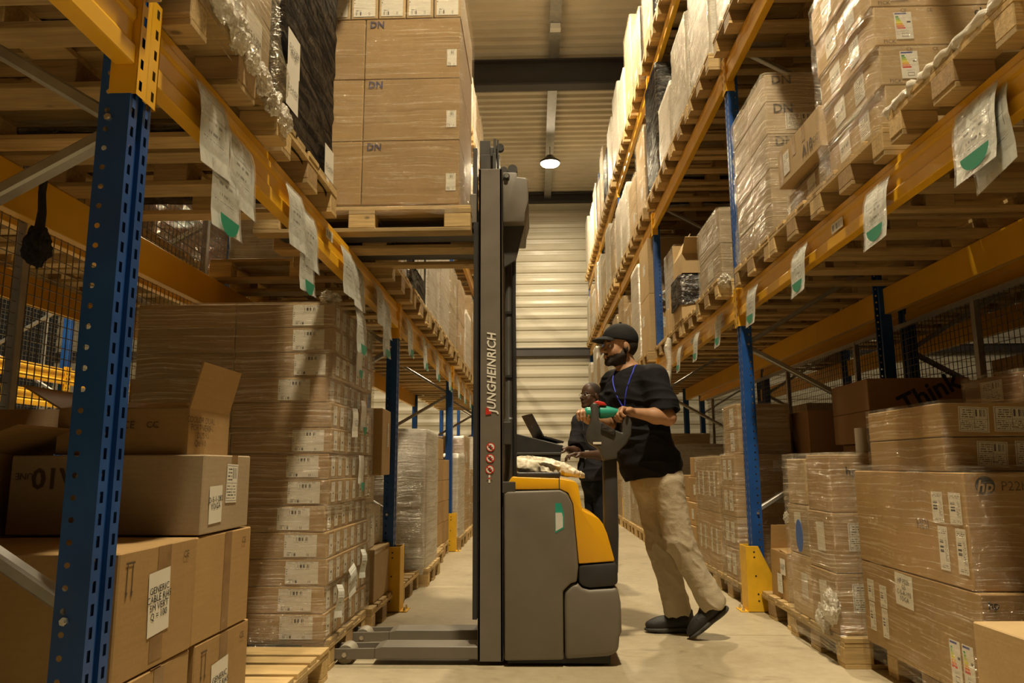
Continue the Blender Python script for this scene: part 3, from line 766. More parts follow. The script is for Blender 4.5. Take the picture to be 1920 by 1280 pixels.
# ------------------------------------------------------------------ hanging document sleeves
_tmesh = {}
def half_disc(r, n=14):
    if 'hd' not in _tmesh:
        m = MB(); m.v.append((0, 0, 0)); m.v += [(cos(pi + pi * i / n), sin(pi + pi * i / n), 0) for i in range(n + 1)]
        m.f += [(0, i + 1, i + 2) for i in range(n)]
        _tmesh['hd'] = m.mesh('green_sticker', 'green_sticker', fix=False)
    return _tmesh['hd']
def sleeve(side, y, ztop, label, w=.20, h=.27, tilt=0.0, green=True, yaw=0.0, lean=.12, dx=0.0, bend=.016, prt='lab_tag', rich=False, gpos=(.02, -.82), gr=.36):
    s = -1 if side == 'L' else 1
    xf = (XL + .012 + dx) if side == 'L' else (XR - .012 - dx)
    t = thing('document_sleeve', label, 'document sleeve', (xf, y, ztop), 0, 'document sleeves hanging on the beams')
    r, up, n = [Vector(q) for q in FACES['+x' if side == 'L' else '-x']]
    m = Matrix((r, up, n)).transposed().to_4x4()
    B = m @ Matrix.Rotation(yaw, 4, 'Y') @ Matrix.Rotation(-lean, 4, 'X') @ Matrix.Rotation(tilt, 4, 'Z')
    link('sleeve_sheet', quadmesh(w, h, prt, bend), t, B @ T(0, -h / 2, 0))
    link('sleeve_film', quadmesh(w + .012, h + .012, 'sleeve', bend), t, B @ T(0, -h / 2, .004))
    if green:
        link('green_sticker', half_disc(1), t, B @ T(w * gpos[0], h * gpos[1], .012 + bend * .25) @ Matrix.Rotation(.12, 4, 'X') @ Matrix.Diagonal((w * gr, h * .22, 1, 1)))
    return t
# ------------------------------------------------------------------ LEFT, floor level: cartons beside the nearest post
g = 'brown cartons piled by the nearest left post'
tapeA = [('+x', 0, 0, .05, .24)]
pallet(-1.62, 2.40, 0, 'wooden pallet under the carton pile by the nearest left post')
carton(-1.37, 2.155, .145, .64, .43, .31, 'taped brown carton at the bottom of the pile by the left post', g, 'card', .02, tapes=[('+x', .02, 0, .06, .30), ('+z', .0, 0, .64, .06)])
c = carton(-1.36, 2.625, .145, .62, .43, .31, 'bottom carton with a handwritten cable label at the pallet edge', g, 'card', -.01, tapes=[('+x', 0, .0, .06, .3)], labs=[('+x', -.02, -.02, .13, .18, 'paper', .05)],
           texts=[('+x', -.02, -.02, .028, 'GENERIC\nCABLE RJ45\n5M VERT\nQ = 100', 'ink', .05), ('+x', .15, .11, .03, 'CE')]); arrows(c, face_m('+x', (.616, .426, .308), -.15, .08, .002), .09)
c = carton(-1.38, 2.15, .457, .66, .44, .328, 'large carton labelled generic cable RJ45 behind the nearest left post', g, 'card', 0, tapes=[('+x', .02, .10, .075, .12), ('+x', 0.0, -.10, .07, .09)], labs=[('+x', .0, .01, .12, .17, 'paper', .06)],
           texts=[('+x', .0, .01, .027, 'GENERIC\nCABLE RJ45\n5M VERT\nQ = 100', 'ink', .06), ('+x', .15, .12, .03, 'CE')]); arrows(c, face_m('+x', (.656, .436, .326), -.165, .09, .002), .09)
carton(-1.37, 2.60, .457, .64, .44, .326, 'large plain carton right of the generic cable carton', g, 'card', -.015, tapes=[('+x', .02, 0, .055, .32)], texts=[('+x', .15, .12, .03, 'CE')])
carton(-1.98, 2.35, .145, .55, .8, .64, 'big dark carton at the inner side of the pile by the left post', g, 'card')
carton(-1.365, 2.585, .787, .63, .395, .252, 'long carton with YOGA label standing on two larger cartons', g, 'card_grey', 0.0, tapes=[('+x', .05, .06, .05, .13)],
       labs=[('+x', .03, .03, .095, .13, 'lab_form', -.03), ('+x', -.095, -.035, .10, .12, 'paper', .03)],
       texts=[('+x', -.095, -.03, .026, 'D-5-1-282\nYOGA', 'ink', .05), ('-y', -.165, .055, .09, 'A10', 'print_brown', pi), ('-y', -.265, .06, .03, 'UNE', 'print_brown', pi)])
c = open_carton(-1.35, 2.60, 1.04, .44, .33, .15, 'open carton with raised flap on top of the YOGA carton', {'+x': 14, '+y': -80, '-x': 60, '-y': -80}, 'card')
text(c, 'COOLOR DUAL\nPORT VERS\nDUS\nQté 10', .03, face_m('+x', (.44, .33, .15), -.08, .0, .003), 'print_brown')
text(c, 'CE', .035, face_m('-y', (.44, .33, .15), .02, .02, .003), 'print_brown')
text(c, 'CC', .03, face_m('-y', (.44, .33, .15), .10, .02, .003), 'print_brown')
open_carton(-1.95, 2.42, .787, .46, .5, .26, 'open carton with dark raised lid left of the YOGA carton', {'+y': 40, '+x': 70}, 'card')
carton(-2.0, 2.36, 1.05, .3, .26, .3, 'small carton at the left frame edge on the pile', g, 'card')
# bare pallet between the pile and the tall stack
pallet(-1.60, 3.37, 0, 'empty wooden pallet lying before the tall wrapped stack')
# tall stack with white barcode labels
tg = 'tall stack with white labels'
pallet(-1.63, 4.31, 0, 'wooden pallet under the tall stack with white labels')
mt = .149; nR = 13; dz = 1.70 / nR; x1 = -1.05; wX = .525; y0 = 3.85; dY = .157
for r in range(nR):
    jx = [0, -.004, .006, .002, -.012, .004, .0, .008, .003, -.02, .006, .002, 0][r]
    for k in range(2):
        lab = [] if (k == 1 or r == 8) else [('-y', .125 + jx * 2, .0, .165, .108, 'lab_ship')]
        if k == 1 and r == 6: lab = [('-y', -.02, .0, .15, .1, 'lab_ship')]
        if k == 0: lab.append(('+x', 0, 0, .07, .10, 'lab_side'))
        carton(x1 - wX * (k + .5) + jx, y0 + dY / 2, mt + r * dz, wX, dY, dz, f'kraft carton, {"right" if k == 0 else "left"} front, {ROWN(r, nR)}, in the {tg}', 'cartons of the tall labelled stack', 'card', 0, lab)
    for c in range(1, 6):
        carton(x1 - wX * .5 + jx, y0 + dY * (c + .5), mt + r * dz, wX, dY, dz, f'kraft carton, {ORD[c]} along the aisle, {ROWN(r, nR)}, {tg}', 'cartons of the tall labelled stack', 'card', 0, [('+x', -.02, 0, .068, .10, 'lab_side')])
w = wrap(-2.11, -1.045 + .012, 3.842, 4.80, mt, mt + 1.705, f'clear stretch film around the {tg}', 'film_clear', 5, amp=.008, skirt=.04, lid=.2)
crumple(-1.10, 3.95, mt + 1.75, .05, None, 4, 'film_milky', (1, 1.6, .6), w)
# documents stuck under the film on the aisle side
for i, (y, z, a, gr) in enumerate(((4.28, 1.62, .05, True), (4.42, 1.30, .03, True), (4.40, .98, 0, True), (4.22, 1.24, .05, False), (3.98, .32, -.15, False), (4.25, .38, .2, False), (4.5, .44, -.1, False))):
    dnm = ['sheet with green sticker high on', 'folded sheet with green sticker midway on', 'folded sheet with green sticker low on', 'handwritten YOGA note on', 'crumpled note at the lower front edge of', 'curled note low on', 'bent note near the far bottom of'][i]
    t = thing('paper_note', f'white {dnm} the tall stack\'s aisle side', 'paper note', (-1.018, y, z), 0)
    m = face_m('+x', (0, 0, 0), 0, 0, .004) @ Matrix.Rotation(a, 4, 'Z')
    link('sheet', quadmesh(.12, .16, 'lab_tag' if i > 3 else 'paper', .02 if i > 3 else 0.008), t, m)
    if gr: link('green_sticker', half_disc(1), t, m @ T(0, -.075, .014) @ Matrix.Diagonal((.045, .05, 1, 1)))
    if i == 3: text(t, 'C-5-A-21\nYOGA', .03, m @ T(0, 0, .012))
# end of the bay: pallet with upright cartons
pallet(-1.60, 5.17 - .04, 0, 'wooden pallet with leaning cartons beside the second left post')
carton(-1.30, 5.15, .145, .55, .50, .33, 'wide flat carton standing on the pallet edge by the second left post', None, 'card_light', 0, tapes=[('+x', 0, .14, .5, .02)])
carton(-1.32, 4.97, .476, .5, .28, .28, 'lower white carton with black print beside the second left post', None, 'card_white', .03, [('+x', .03, 0, .1, .16, 'lab_tall')])
carton(-1.34, 5.26, .476, .5, .24, .26, 'white carton tucked against the second left post', None, 'card_white', 0, [('+x', 0, 0, .1, .14, 'lab_tall')])
carton(-1.34, 5.0, .757, .5, .28, .18, 'upper white carton under the tall brown carton by the second left post', None, 'card_white', -.02, [('+x', .0, 0, .1, .1, 'lab_tall')])
c = carton(-1.18, 5.12, .938, .34, .36, .44, 'tall brown carton overhanging the pile by the second left post', None, 'card', .04, [('+x', .06, .05, .05, .16, 'lab_form')], [])
w = wrap(-1.95, -1.42, 4.86, 5.36, .94, 1.95, 'black film bundle standing behind the tall brown carton', 'film_black', 8, amp=.02)
carton(-1.685, 5.11, .74, .5, .46, 1.19, 'dark carton inside the black film bundle by the second left post', None, 'card_dark')
# past the second post
pallet(-1.58, 6.08, 0, 'wooden pallet under low wrapped goods just past the second left post')
load('L', 6.53, 7.33, 0, 1.17, 'tall load just past second left post', 3, 1, 'card_grey', 'film_milky', labs='lab_form', lab_p=1, nx=2, seed=11)
crumple(-1.25, 6.35, .17, .11, 'crumpled clear film lying beside the tall load past the second left post', 3, 'film_milky', (1, 1, .9))
for i in range(1): pallet(-1.58, 7.78, 0, 'empty wooden pallet in front of dark cartons past the second left post')
pallet(-1.62, 8.62, 0, 'wooden pallet under dark cartons before the third left post')
for r in range(5):
    for c in range(2):
        if r < 4 or c == 0:
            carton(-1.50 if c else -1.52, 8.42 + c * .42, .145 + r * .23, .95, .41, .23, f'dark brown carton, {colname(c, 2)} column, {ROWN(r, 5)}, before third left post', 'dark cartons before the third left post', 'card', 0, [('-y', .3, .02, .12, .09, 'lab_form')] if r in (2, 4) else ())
# beyond third post, floor
for b in range(3, 5):
    for k in range(4):
        y0 = YL[b] + .12 + k * .88
        h = [1.0, 1.25, .8, 1.3, .9, 1.15][(b * 4 + k) % 6]
        load('L', y0, y0 + .8, 0, h, f'{ORD[k]} floor load past the {PN[b - 1]} left post', 2, 1, ['card', 'card_light', 'card_grey'], 'film_clear' if (b + k) % 3 else 'film_milky', pal='far', seed=b * 10 + k)
# ------------------------------------------------------------------ LEFT, first level
zl = LZ['L'][0] + BH + .002
tg = 'bunched clear load above nearest left post'
pallet(-1.56, 1.42 - .06, zl, 'wooden pallet over the left frame edge, nearest the camera')
pallet(-1.56, .50, zl, 'wooden pallet above the camera on the left rack')
carton(-1.55, 1.36, zl + .145, 1.0, .76, .6, 'carton on the pallet over the left frame edge', None, 'card')
pallet(-1.53, 2.26, zl, f'wooden pallet under the {tg}')
for r in range(3):
    for c in range(2):
        carton(-1.5, 2.08 + c * .37, zl + .145 + r * .31, 1.0, .365, .31, f'grey-brown carton, {colname(c, 2)} column, {ROWN(r, 3)}, in {tg}', 'cartons in the bunched clear load', 'card_grey', 0,
               [('+x', .02, .02, .15, .2, 'paper', .05)] if (r, c) in ((1, 0), (0, 1), (2, 1)) else (),
               texts=[('+x', .02, .02, .032, 'D-5-2-30A\nPROJET', 'ink', .05)] if (r, c) == (0, 1) else ([('+x', .02, .02, .032, 'D-5-4-02A', 'ink', .05)] if (r, c) in ((1, 0), (2, 1)) else ()))
w = wrap(-2.02, -.972, 1.885, 2.64, zl + .10, zl + .145 + .935, f'clear stretch film around the {tg}', 'film_clear', 21, amp=.016, skirt=.02, bulge=.05)
for i, (y, z, r) in enumerate(((1.95, .33, .10), (2.02, .22, .09), (2.16, .16, .06), (1.93, .52, .07), (2.27, .13, .045), (2.38, .12, .05), (2.50, .10, .045), (2.61, .08, .05))):
    crumple(-.93, y, zl + z, r, None, i + 2, 'film_milky', (.6, 1, 1), w)
tg = 'black-wrapped load beside the raised pallet'
pallet(-1.56, 3.10, zl, f'wooden pallet under the {tg}')
for r in range(3):
    carton(-1.52, 3.10, zl + .15 + r * .36, 1.0, .74, .36, f'dark carton, {ROWN(r, 3)}, in the {tg}', 'cartons in the near black-wrapped load', 'card_dark')
w = wrap(-2.05, -.992, 2.715, 3.485, zl + .10, zl + 1.24, f'black stretch film around the {tg}', 'film_black', 23, amp=.018, skirt=.02)
MB().box(-2.1, -.965, 2.69, 3.50, zl + .1455, zl + .149).build('slip_sheet', 'black_mesh', None).__setitem__('label', 'thin black slip sheet under the black-wrapped load'); tag(bpy.data.objects['slip_sheet'], None, 'slip sheet')
for i, (y, z) in enumerate(((2.80, .46), (2.80, .30), (3.36, .20))):
    t = thing('paper_note', ['upper white note', 'lower white note', 'far white note'][i] + ' taped to the black-wrapped load beside the raised pallet', 'paper note', (-.968, y, zl + z), 0)
    m = face_m('+x', (0, 0, 0), 0, 0, .003) @ Matrix.Rotation(.06, 4, 'Z')
    link('sheet', quadmesh(.15, .16 if i < 2 else .2, 'paper'), t, m); text(t, 'D-5-4-02A' if i else 'D-5-2-30A\nPROJET', .028, m @ T(0, 0, .003))
# last slot of the bay
load('L', 4.80, 5.38, zl, .55, 'pale load before second left post, first level', 2, 1, 'card_grey', 'film_milky', seed=31)
# second bay, first level
tg = 'black-wrapped load past second left post'
load('L', 5.58, 6.36, zl, .80, tg, 2, 1, 'card_dark', 'film_black', labs=None, seed=32)
for i in range(3):
    t = thing('paper_note', f'white sheet, {ORD[i]} of three in a row on the black load past second left post', 'paper note', (-.935, 5.76 + i * .17, zl + .46), 0)
    link('sheet', quadmesh(.15, .22, 'lab_form'), t, face_m('+x', (0, 0, 0), 0, 0, .004))
load('L', 6.46, 7.24, zl, .95, 'second load past second left post, first level', 2, 1, 'card', 'film_milky', lab_p=1, nx=2, seed=33)
load('L', 7.34, 8.14, zl, 1.25, 'third load past second left post, first level', 3, 1, 'card_light', 'film_milky', seed=34)
load('L', 8.26, 9.04, zl, .95, 'fourth load past second left post, first level', 2, 1, 'card_grey', 'film_clear', seed=35)
for b in range(3, 5):
    for k in range(4):
        y0 = YL[b] + .12 + k * .88
        h = [1.0, .8, 1.2, .7, 1.1, .9][(b * 4 + k) % 6]
        load('L', y0, y0 + .8, zl, h, f'{ORD[k]} first-level load past {PN[b - 1]} left post', 2, 1, ['card', 'card_light', 'card_grey'], ['film_clear', 'film_milky', 'film_black'][(b + k) % 3] if (b + k) % 5 else 'film_clear', pal='far', seed=b * 10 + k + 40)
# third level (and second), past second post seen between the raised load and mast
for l in (1, 2):
    for b in (1, 2, 3, 4):
        for k in range(4):
            y0 = YL[b] + .12 + k * .88
            if l == 2 and b == 1: continue  # nearest bay's second-level loads are unseen, added to block lamp light
            h = [1.15, .9, 1.3, 1.0][(b + k + l) % 4]; pst = PN[b - 1]
            load('L', y0, y0 + .8, LZ['L'][l] + BH + .002, h, f'{ORD[k]} {LV[l]}-level load past {PN[b - 1]} left post', 2, 1, ['card_light', 'card_white', 'card'], 'film_milky' if (k + b) % 2 else 'film_clear', pal='far', seed=b * 10 + k + 80 + l)
# ------------------------------------------------------------------ load on the forks
FZ = 2.262; FY0, FY1 = 3.93, 4.73
fp = pallet(-.94, (FY0 + FY1) / 2, FZ, 'raised wooden pallet resting on the truck\'s forks')
tgf = 'raised load on the forks'
zt = FZ + .145 + .012
for r in range(3):
    dz = .371
    for k in range(2):
        wx = .545 if k == 0 else .56
        x = -.405 - wx / 2 if k == 0 else -.405 - .545 - wx / 2
        off = [0, -.012, -.006][r]
        c = carton(x, FY0 + .40, zt + r * dz, wx, .78, dz, f'large kraft carton, {"right" if k == 0 else "left"} half, {ROWN(r, 3)}, of the {tgf}', 'large cartons on the raised pallet', 'card', 0,
                   [('-y', .225, -.06, .055, .1, 'lab_ship')] if k == 0 else (), texts=[('-y', -.205, .15, .055, 'DN', 'ink_blue')] if k == 0 else ())
for i in range(7):
    carton(-.40 - .16 * (i + .5), FY0 + .40, zt + 3 * .371 + .003, .157, .78, .26, f'small carton with white label, {ORD[i]} from the mast, atop the {tgf}', 'small cartons atop the raised load', 'card_light', 0, [('-y', 0, -.02, .125, .19, 'lab_ship')])
w = wrap(-1.535, -.392, FY0 + .004, FY1 - .004, zt - .01, zt + 3 * .371 + .27, f'clear stretch film around the {tgf}', 'film_thin', 41, amp=.006, skirt=.055, lid=.2, bulge=.01)
# sleeves on the left beams
L0 = 'white document sleeves'
sl = [(2.13, 2.13, .04, 0, 'first of three sleeves hung together on the left beam, nearest the post', False, .20), (2.36, 2.08, -.04, 0, 'second of three sleeves hung together on the left beam, printed form', False, .20), (2.22, 1.965, .02, .006, 'lower sleeve with green half disc of the three on the left beam', True, .20),
      (2.93, 2.12, .03, 0, 'upper sleeve of the pair before the black-wrapped load', False, .19), (3.13, 2.09, -.03, 0, 'right sleeve of the group before the black-wrapped load', False, .19), (3.06, 1.97, .03, .006, 'lower sleeve with green half disc before the black-wrapped load', True, .18),
      (3.80, 2.12, .02, 0, 'large crinkled clear sleeve above the tall labelled stack', False, .22), (4.04, 2.10, -.02, .0, 'second crinkled clear sleeve above the tall labelled stack', False, .22), (4.08, 1.86, .0, .01, 'crinkled sleeve with green half disc touching the tall labelled stack', True, .2),
      (4.62, 2.12, .02, 0, 'left sleeve of the group just before the second left post', False, .2), (4.85, 2.08, -.03, 0, 'right sleeve of the group just before the second left post', False, .2), (4.78, 1.94, .0, .008, 'lower sleeve with green half disc just before the second left post', True, .19)]
for (y, z, tl, dx, lb, gr, w) in sl: sleeve('L', y, z, lb, w=w, h=.25, tilt=tl, green=gr, dx=dx, lean=.10)
for i, y in enumerate((5.75, 6.55, 7.40, 8.5, 9.5, 10.3, 11.2, 12.0, 13.2, 14.1)):
    sleeve('L', y, 2.13, f'document sleeve with green tip on left beam, {ORD[i]} past second post', w=.19, h=.30, tilt=random.uniform(-.04, .04), lean=.1)
for y, z, lb in ((3.5, 2.11, 'small barcode sticker on the left beam near the raised pallet'), (6.95, 2.11, 'small barcode sticker on the left beam past the second post')):
    o = link('barcode_sticker', quadmesh(.12, .05, 'lab_sticker')); o.matrix_world = T(XL + .011, y, z) @ face_m('+x', (0, 0, 0), 0, 0, -.003); tag(o, lb, 'sticker')
# black bag hanging behind the nearest post
o = crumple(-1.95, 2.80, 1.86, .045, None, 9, 'black_mesh', (1, 1, 1.7), None, 'hanging_bag'); tag(o, 'black bag tied to the rear beam left of the nearest post', 'bag')
MB().tube([(0, 0, .05), (0.005, 0, .14), (-.01, .01, .22), (0, 0, .32)], [.02, .016, .014, .016], 8).build('strap', 'black_mesh', o)
# ------------------------------------------------------------------ RIGHT, floor level
tg = 'monitor pallet at the right'
pallet(2.28, 3.46, 0, 'wooden pallet under the wrapped monitor cartons at the right')
zt = .145
for k in range(2):
    lb = [('-x', -.42, .06, .07, .1, 'lab_tall', .0), ('-x', -.29, .05, .07, .1, 'lab_tall', .0), ('-x', -.42, -.06, .06, .13, 'lab_tall', .0), ('-x', -.29, -.07, .06, .13, 'lab_tall', .0), ('-x', .30, -.10, .075, .17, 'lab_energy', .0), ('-x', .39, -.10, .075, .17, 'lab_energy', .0), ('-x', -.08, .11, .16, .14, 'paper', -.04)] if k == 0 else []
    carton(1.875 + .51 * k, 3.425, zt, .51, 1.02, .382, 'lower monitor carton with handwritten HP note at the right' if k == 0 else 'inner lower monitor carton at the right', 'monitor cartons at the right', 'card', 0, lb + [('-y', -.12, -.02, .16, .14, 'lab_form')],
           texts=([('-x', -.08, .11, .03, 'HP P22h\nG5\nC-5-A-193\nYOGA', 'ink', -.04)] if k == 0 else []) + [('-y', -.21, .15, .04, 'hp', 'ink')])
zt += .384
carton(1.885, 3.445, zt, .53, .99, .436, 'large monitor carton with round hp logo at the right', 'monitor cartons at the right', 'card', 0,
       [('-x', .29, .08, .085, .12, 'lab_tall'), ('-x', .42, .08, .085, .12, 'lab_tall'), ('-x', .31, -.08, .07, .17, 'lab_tall'), ('-x', .44, -.08, .07, .17, 'lab_tall')], texts=[('-x', .16, .0, .06, 'HDI')])
carton(2.42, 3.445, zt, .52, .99, .436, 'inner large monitor carton behind the hp logo carton', 'monitor cartons at the right', 'card')
o = MB().cyl((0, 0, 0), (0, 1, 0), .036, .002, 28).build('logo_disc', 'ink', None); hpc = [q for q in COL.objects if q.get('label') == 'large monitor carton with round hp logo at the right'][0]
o.parent = hpc; o.location = (-.185, -.496, .385)
text(hpc, 'hp', .062, face_m('-y', (.526, .986, .434), -.185, .165, .005), 'card_light', shear=.25)
text(hpc, 'P22h G5', .05, face_m('-y', (.526, .986, .434), -.04, .165, .003), 'print_brown')
zt += .438
for r in range(2):
    carton(2.0, 3.42, zt + r * .138, .74, .67, .136, f'flat carton with two white forms, {["lower", "upper"][r]} of the pair on the monitor pallet', None, 'card', 0, [('-y', -.18 + r * -.06, 0, .12, .1, 'lab_form', -.05), ('-y', -.02 - r * .07, 0, .14, .1, 'lab_form', -.03)])
carton(2.25, 3.35, zt + .277, .5, .42, .13, 'small carton on top of the monitor pallet', None, 'card_dark', 0, [('-x', 0, 0, .16, .09, 'lab_form'), ('-y', -.1, 0, .12, .09, 'lab_form')])
wrap(1.60, 2.70, 2.915, 3.945, .145, 1.262 - .276, 'clear stretch film around the large monitor cartons at the right', 'film_thin', 51, amp=.007, skirt=.06, lid=.05)
wrap(1.622, 2.39, 3.075, 3.762, .97, 1.25, 'clear stretch film around the flat cartons on the monitor pallet', 'film_thin', 52, amp=.006, skirt=.0, lid=.2)
wrap(1.99, 2.51, 3.13, 3.57, 1.245, 1.385, 'clear stretch film over the small top carton of the monitor pallet', 'film_clear', 53, amp=.006, skirt=.0, lid=.15)
carton(1.70, 2.30, .145, .62, .52, .36, 'yellowish taped carton at the bottom right corner', None, 'card_light', .03, tapes=[('-y', 0.0, 0, .07, .36), ('+z', 0, 0, .07, .52)])
pallet(2.05, 2.42, 0, 'wooden pallet in the bottom right corner')
# wrapped goods between monitor pallet and open carton
tg = 'lumpy wrapped pallet right of the guard'
pallet(2.12, 4.37, 0, f'wooden pallet under the {tg}')
for i, (x, y, z, dx, dy, dz, lbl) in enumerate(((1.80, 4.21, .145, .55, .36, .30, 'lower near'), (1.78, 4.56, .145, .5, .33, .34, 'lower far'), (1.80, 4.21, .447, .54, .36, .30, 'middle near'), (1.78, 4.56, .487, .5, .33, .28, 'middle far'), (1.80, 4.22, .749, .52, .35, .30, 'upper near'), (1.78, 4.55, .769, .5, .3, .26, 'upper far'))):
    carton(x, y, z, dx, dy, dz, f'{lbl} carton of the {tg}', 'cartons of the lumpy wrapped pallet', 'card' if i % 2 == 0 else 'card_light', 0,
           [('-x', .0, .02, .11, .15, 'paper', .05), ('-y', -.12, .03, .15, .14, 'lab_form')] if i in (0, 2, 3) else ([('-x', .05, 0, .1, .14, 'paper')] if i < 4 else ()), texts=[('-y', -.15, .06, .06, 'hp', 'ink')] if i == 4 else ([('-x', 0, .02, .028, 'D-5-4-02A', 'ink', .05)] if i in (0, 3) else ()))
w = wrap(1.515, 2.08, 4.02, 4.735, .10, 1.055, f'clear stretch film around the {tg}', 'film_clear', 55, amp=.022, skirt=.05, lid=.2, bulge=.02)
MB().cyl((0, 0, 0), (1, 0, 0), .07, .002, 20).build('blue_sticker', 'blue_stripe', None)
o = bpy.data.objects['blue_sticker']; o.location = (1.486, 4.42, .60); o.scale = (1, .8, 1.3); tag(o, 'round blue sticker on the lumpy wrapped pallet', 'sticker')
for i, (x, y, z, r) in enumerate(((1.50, 4.05, .28, .07), (1.51, 4.2, .20, .06), (1.52, 4.73, .68, .03))): crumple(x, y, z, r, None, i + 11, 'film_milky', (.45, 1, 1.1), w)
pallet(2.14, 5.20, 0, 'wooden pallet carrying the small open carton beside the yellow guard')
c = open_carton(1.76, 5.13, .145, .36, .34, .29, 'small open carton with handwritten notes on the pallet beside the guard', {'+y': -12, '+x': 60, '-y': -85, '-x': -88}, 'card')
link('note', quadmesh(.1, .1, 'paper'), c, face_m('-x', (.36, .34, .29), .09, .06, .003)); link('note', quadmesh(.1, .12, 'lab_tag'), c, face_m('-x', (.36, .34, .29), .02, -.05, .004))
text(c, 'D-5-2-30A\nPROJET', .022, face_m('-x', (.36, .34, .29), .09, .06, .006))
# dark goods behind, at the inner side of the bay
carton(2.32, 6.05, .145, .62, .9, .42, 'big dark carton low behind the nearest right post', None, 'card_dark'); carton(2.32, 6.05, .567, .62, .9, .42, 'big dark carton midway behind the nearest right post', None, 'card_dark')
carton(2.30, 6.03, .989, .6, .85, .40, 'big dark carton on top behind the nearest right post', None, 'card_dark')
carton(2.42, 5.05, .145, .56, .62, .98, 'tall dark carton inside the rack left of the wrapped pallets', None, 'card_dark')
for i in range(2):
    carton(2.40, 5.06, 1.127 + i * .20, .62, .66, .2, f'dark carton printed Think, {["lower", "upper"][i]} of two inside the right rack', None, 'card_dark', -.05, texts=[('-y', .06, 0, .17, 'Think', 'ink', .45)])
o = MB().tube([(0, 0, 0), (0, 0, .22)], .042, 20).build('film_roll', 'strap_white', None, smooth='auto'); o.location = (2.05, 4.82, 1.00 + .0); tag(o, 'white roll standing before the dark Think cartons', 'film roll')
MB().tube([(0, 0, .2205), (0, 0, .2215)], .02, 16).build('core', 'card_dark', o)
carton(2.03, 4.82, .145, .2, .2, .853, 'slim dark carton under the white film roll', None, 'card_dark')
# second bay floor (right)
tg = 'labelled load past the yellow guard'
pallet(2.08, 6.02 + .02, 0, f'wooden pallet under the near {tg}')
for r in range(4):
    carton(1.72, 5.98, .145 + r * .232, .46, .40, .232, f'kraft carton, {ROWN(r, 4)}, in the near {tg}', 'cartons past the yellow guard', 'card', 0, [('-x', .08, 0, .1, .15, 'lab_tall'), ('-x', -.08, 0, .1, .15, 'lab_tall'), ('-y', .1, .03, .07, .08, 'lab_form')])
for r in range(2):
    carton(1.74, 6.02, 1.074 + r * .19, .4, .42, .19, f'carton, {["lower", "upper"][r]} of two on the near {tg}', None, 'card', 0, [('-x', .05, 0, .12, .14, 'lab_tall')])
wrap(1.485, 1.965, 5.77, 6.19, .14, 1.08, f'clear stretch film around the near {tg}', 'film_clear', 61, amp=.018, skirt=.06, bulge=.02)
wrap(1.535, 1.95, 5.80, 6.24, 1.08, 1.46, f'clear film over the top pair of the near {tg}', 'film_clear', 62, amp=.014, skirt=.0)
pallet(2.08, 6.90, 0, f'wooden pallet under the far {tg}')
for r in range(2):
    for c in range(2):
        carton(1.74, 6.52 + c * .42, .145 + r * .46, .5, .415, .46, f'kraft carton, {colname(c, 2)} column, {ROWN(r, 2)}, in the far {tg}', 'cartons past the yellow guard', 'card', 0, [('-x', .09, 0, .06, .2, 'lab_tall'), ('-x', -.09, 0, .06, .2, 'lab_tall')])
wrap(1.48, 1.99, 6.305, 7.15, .14, 1.07, f'clear stretch film around the far {tg}', 'film_clear', 63, amp=.012, skirt=.05)
carton(1.95, 6.75, 1.08, .45, .36, .40, 'reddish carton behind the top pair past the yellow guard', None, 'card_light', 0, [('-x', 0, 0, .08, .12, 'lab_form')])
pallet(2.08, 7.9, 0, 'wooden pallet under loose cartons near the man\'s legs'); k = 0
for (x, y, z, dx, dy, dz) in ((1.78, 7.7, .145, .5, .36, .26), (1.78, 8.08, .145, .5, .36, .22), (1.80, 7.74, .407, .5, .4, .22), (1.80, 8.14, .367, .5, .36, .3), (1.82, 7.76, .63, .48, .4, .24), (1.82, 8.16, .67, .48, .36, .22), (1.84, 7.8, .872, .46, .4, .2)):
    carton(x, y, z, dx, dy, dz, f'loose kraft carton, {ORD[k]} of seven stacked beyond the man\'s legs', 'loose cartons beyond the man', 'card', random.uniform(-.04, .04) * 0, [('-x', .08, 0, .1, .1, 'lab_form')] if k % 2 == 0 else (), texts=[('-y', .1, 0, .08, 'D', 'ink')] if k == 0 else ()); k += 1
for b in range(3, 6):
    for k in range(4):
        y0 = YR[b] + .12 + k * .88
        if y0 > 19: continue
        h = [1.1, .9, 1.3, .8, 1.2, 1.0][(b * 4 + k) % 6]
        load('R', y0, y0 + .8, 0, h, f'{ORD[k]} floor load past the {PN[b - 1]} right post', 2, 1, ['card', 'card_light', 'card_grey'], 'film_clear' if (b + k) % 3 else 'film_milky', pal='far', seed=b * 10 + k + 3)
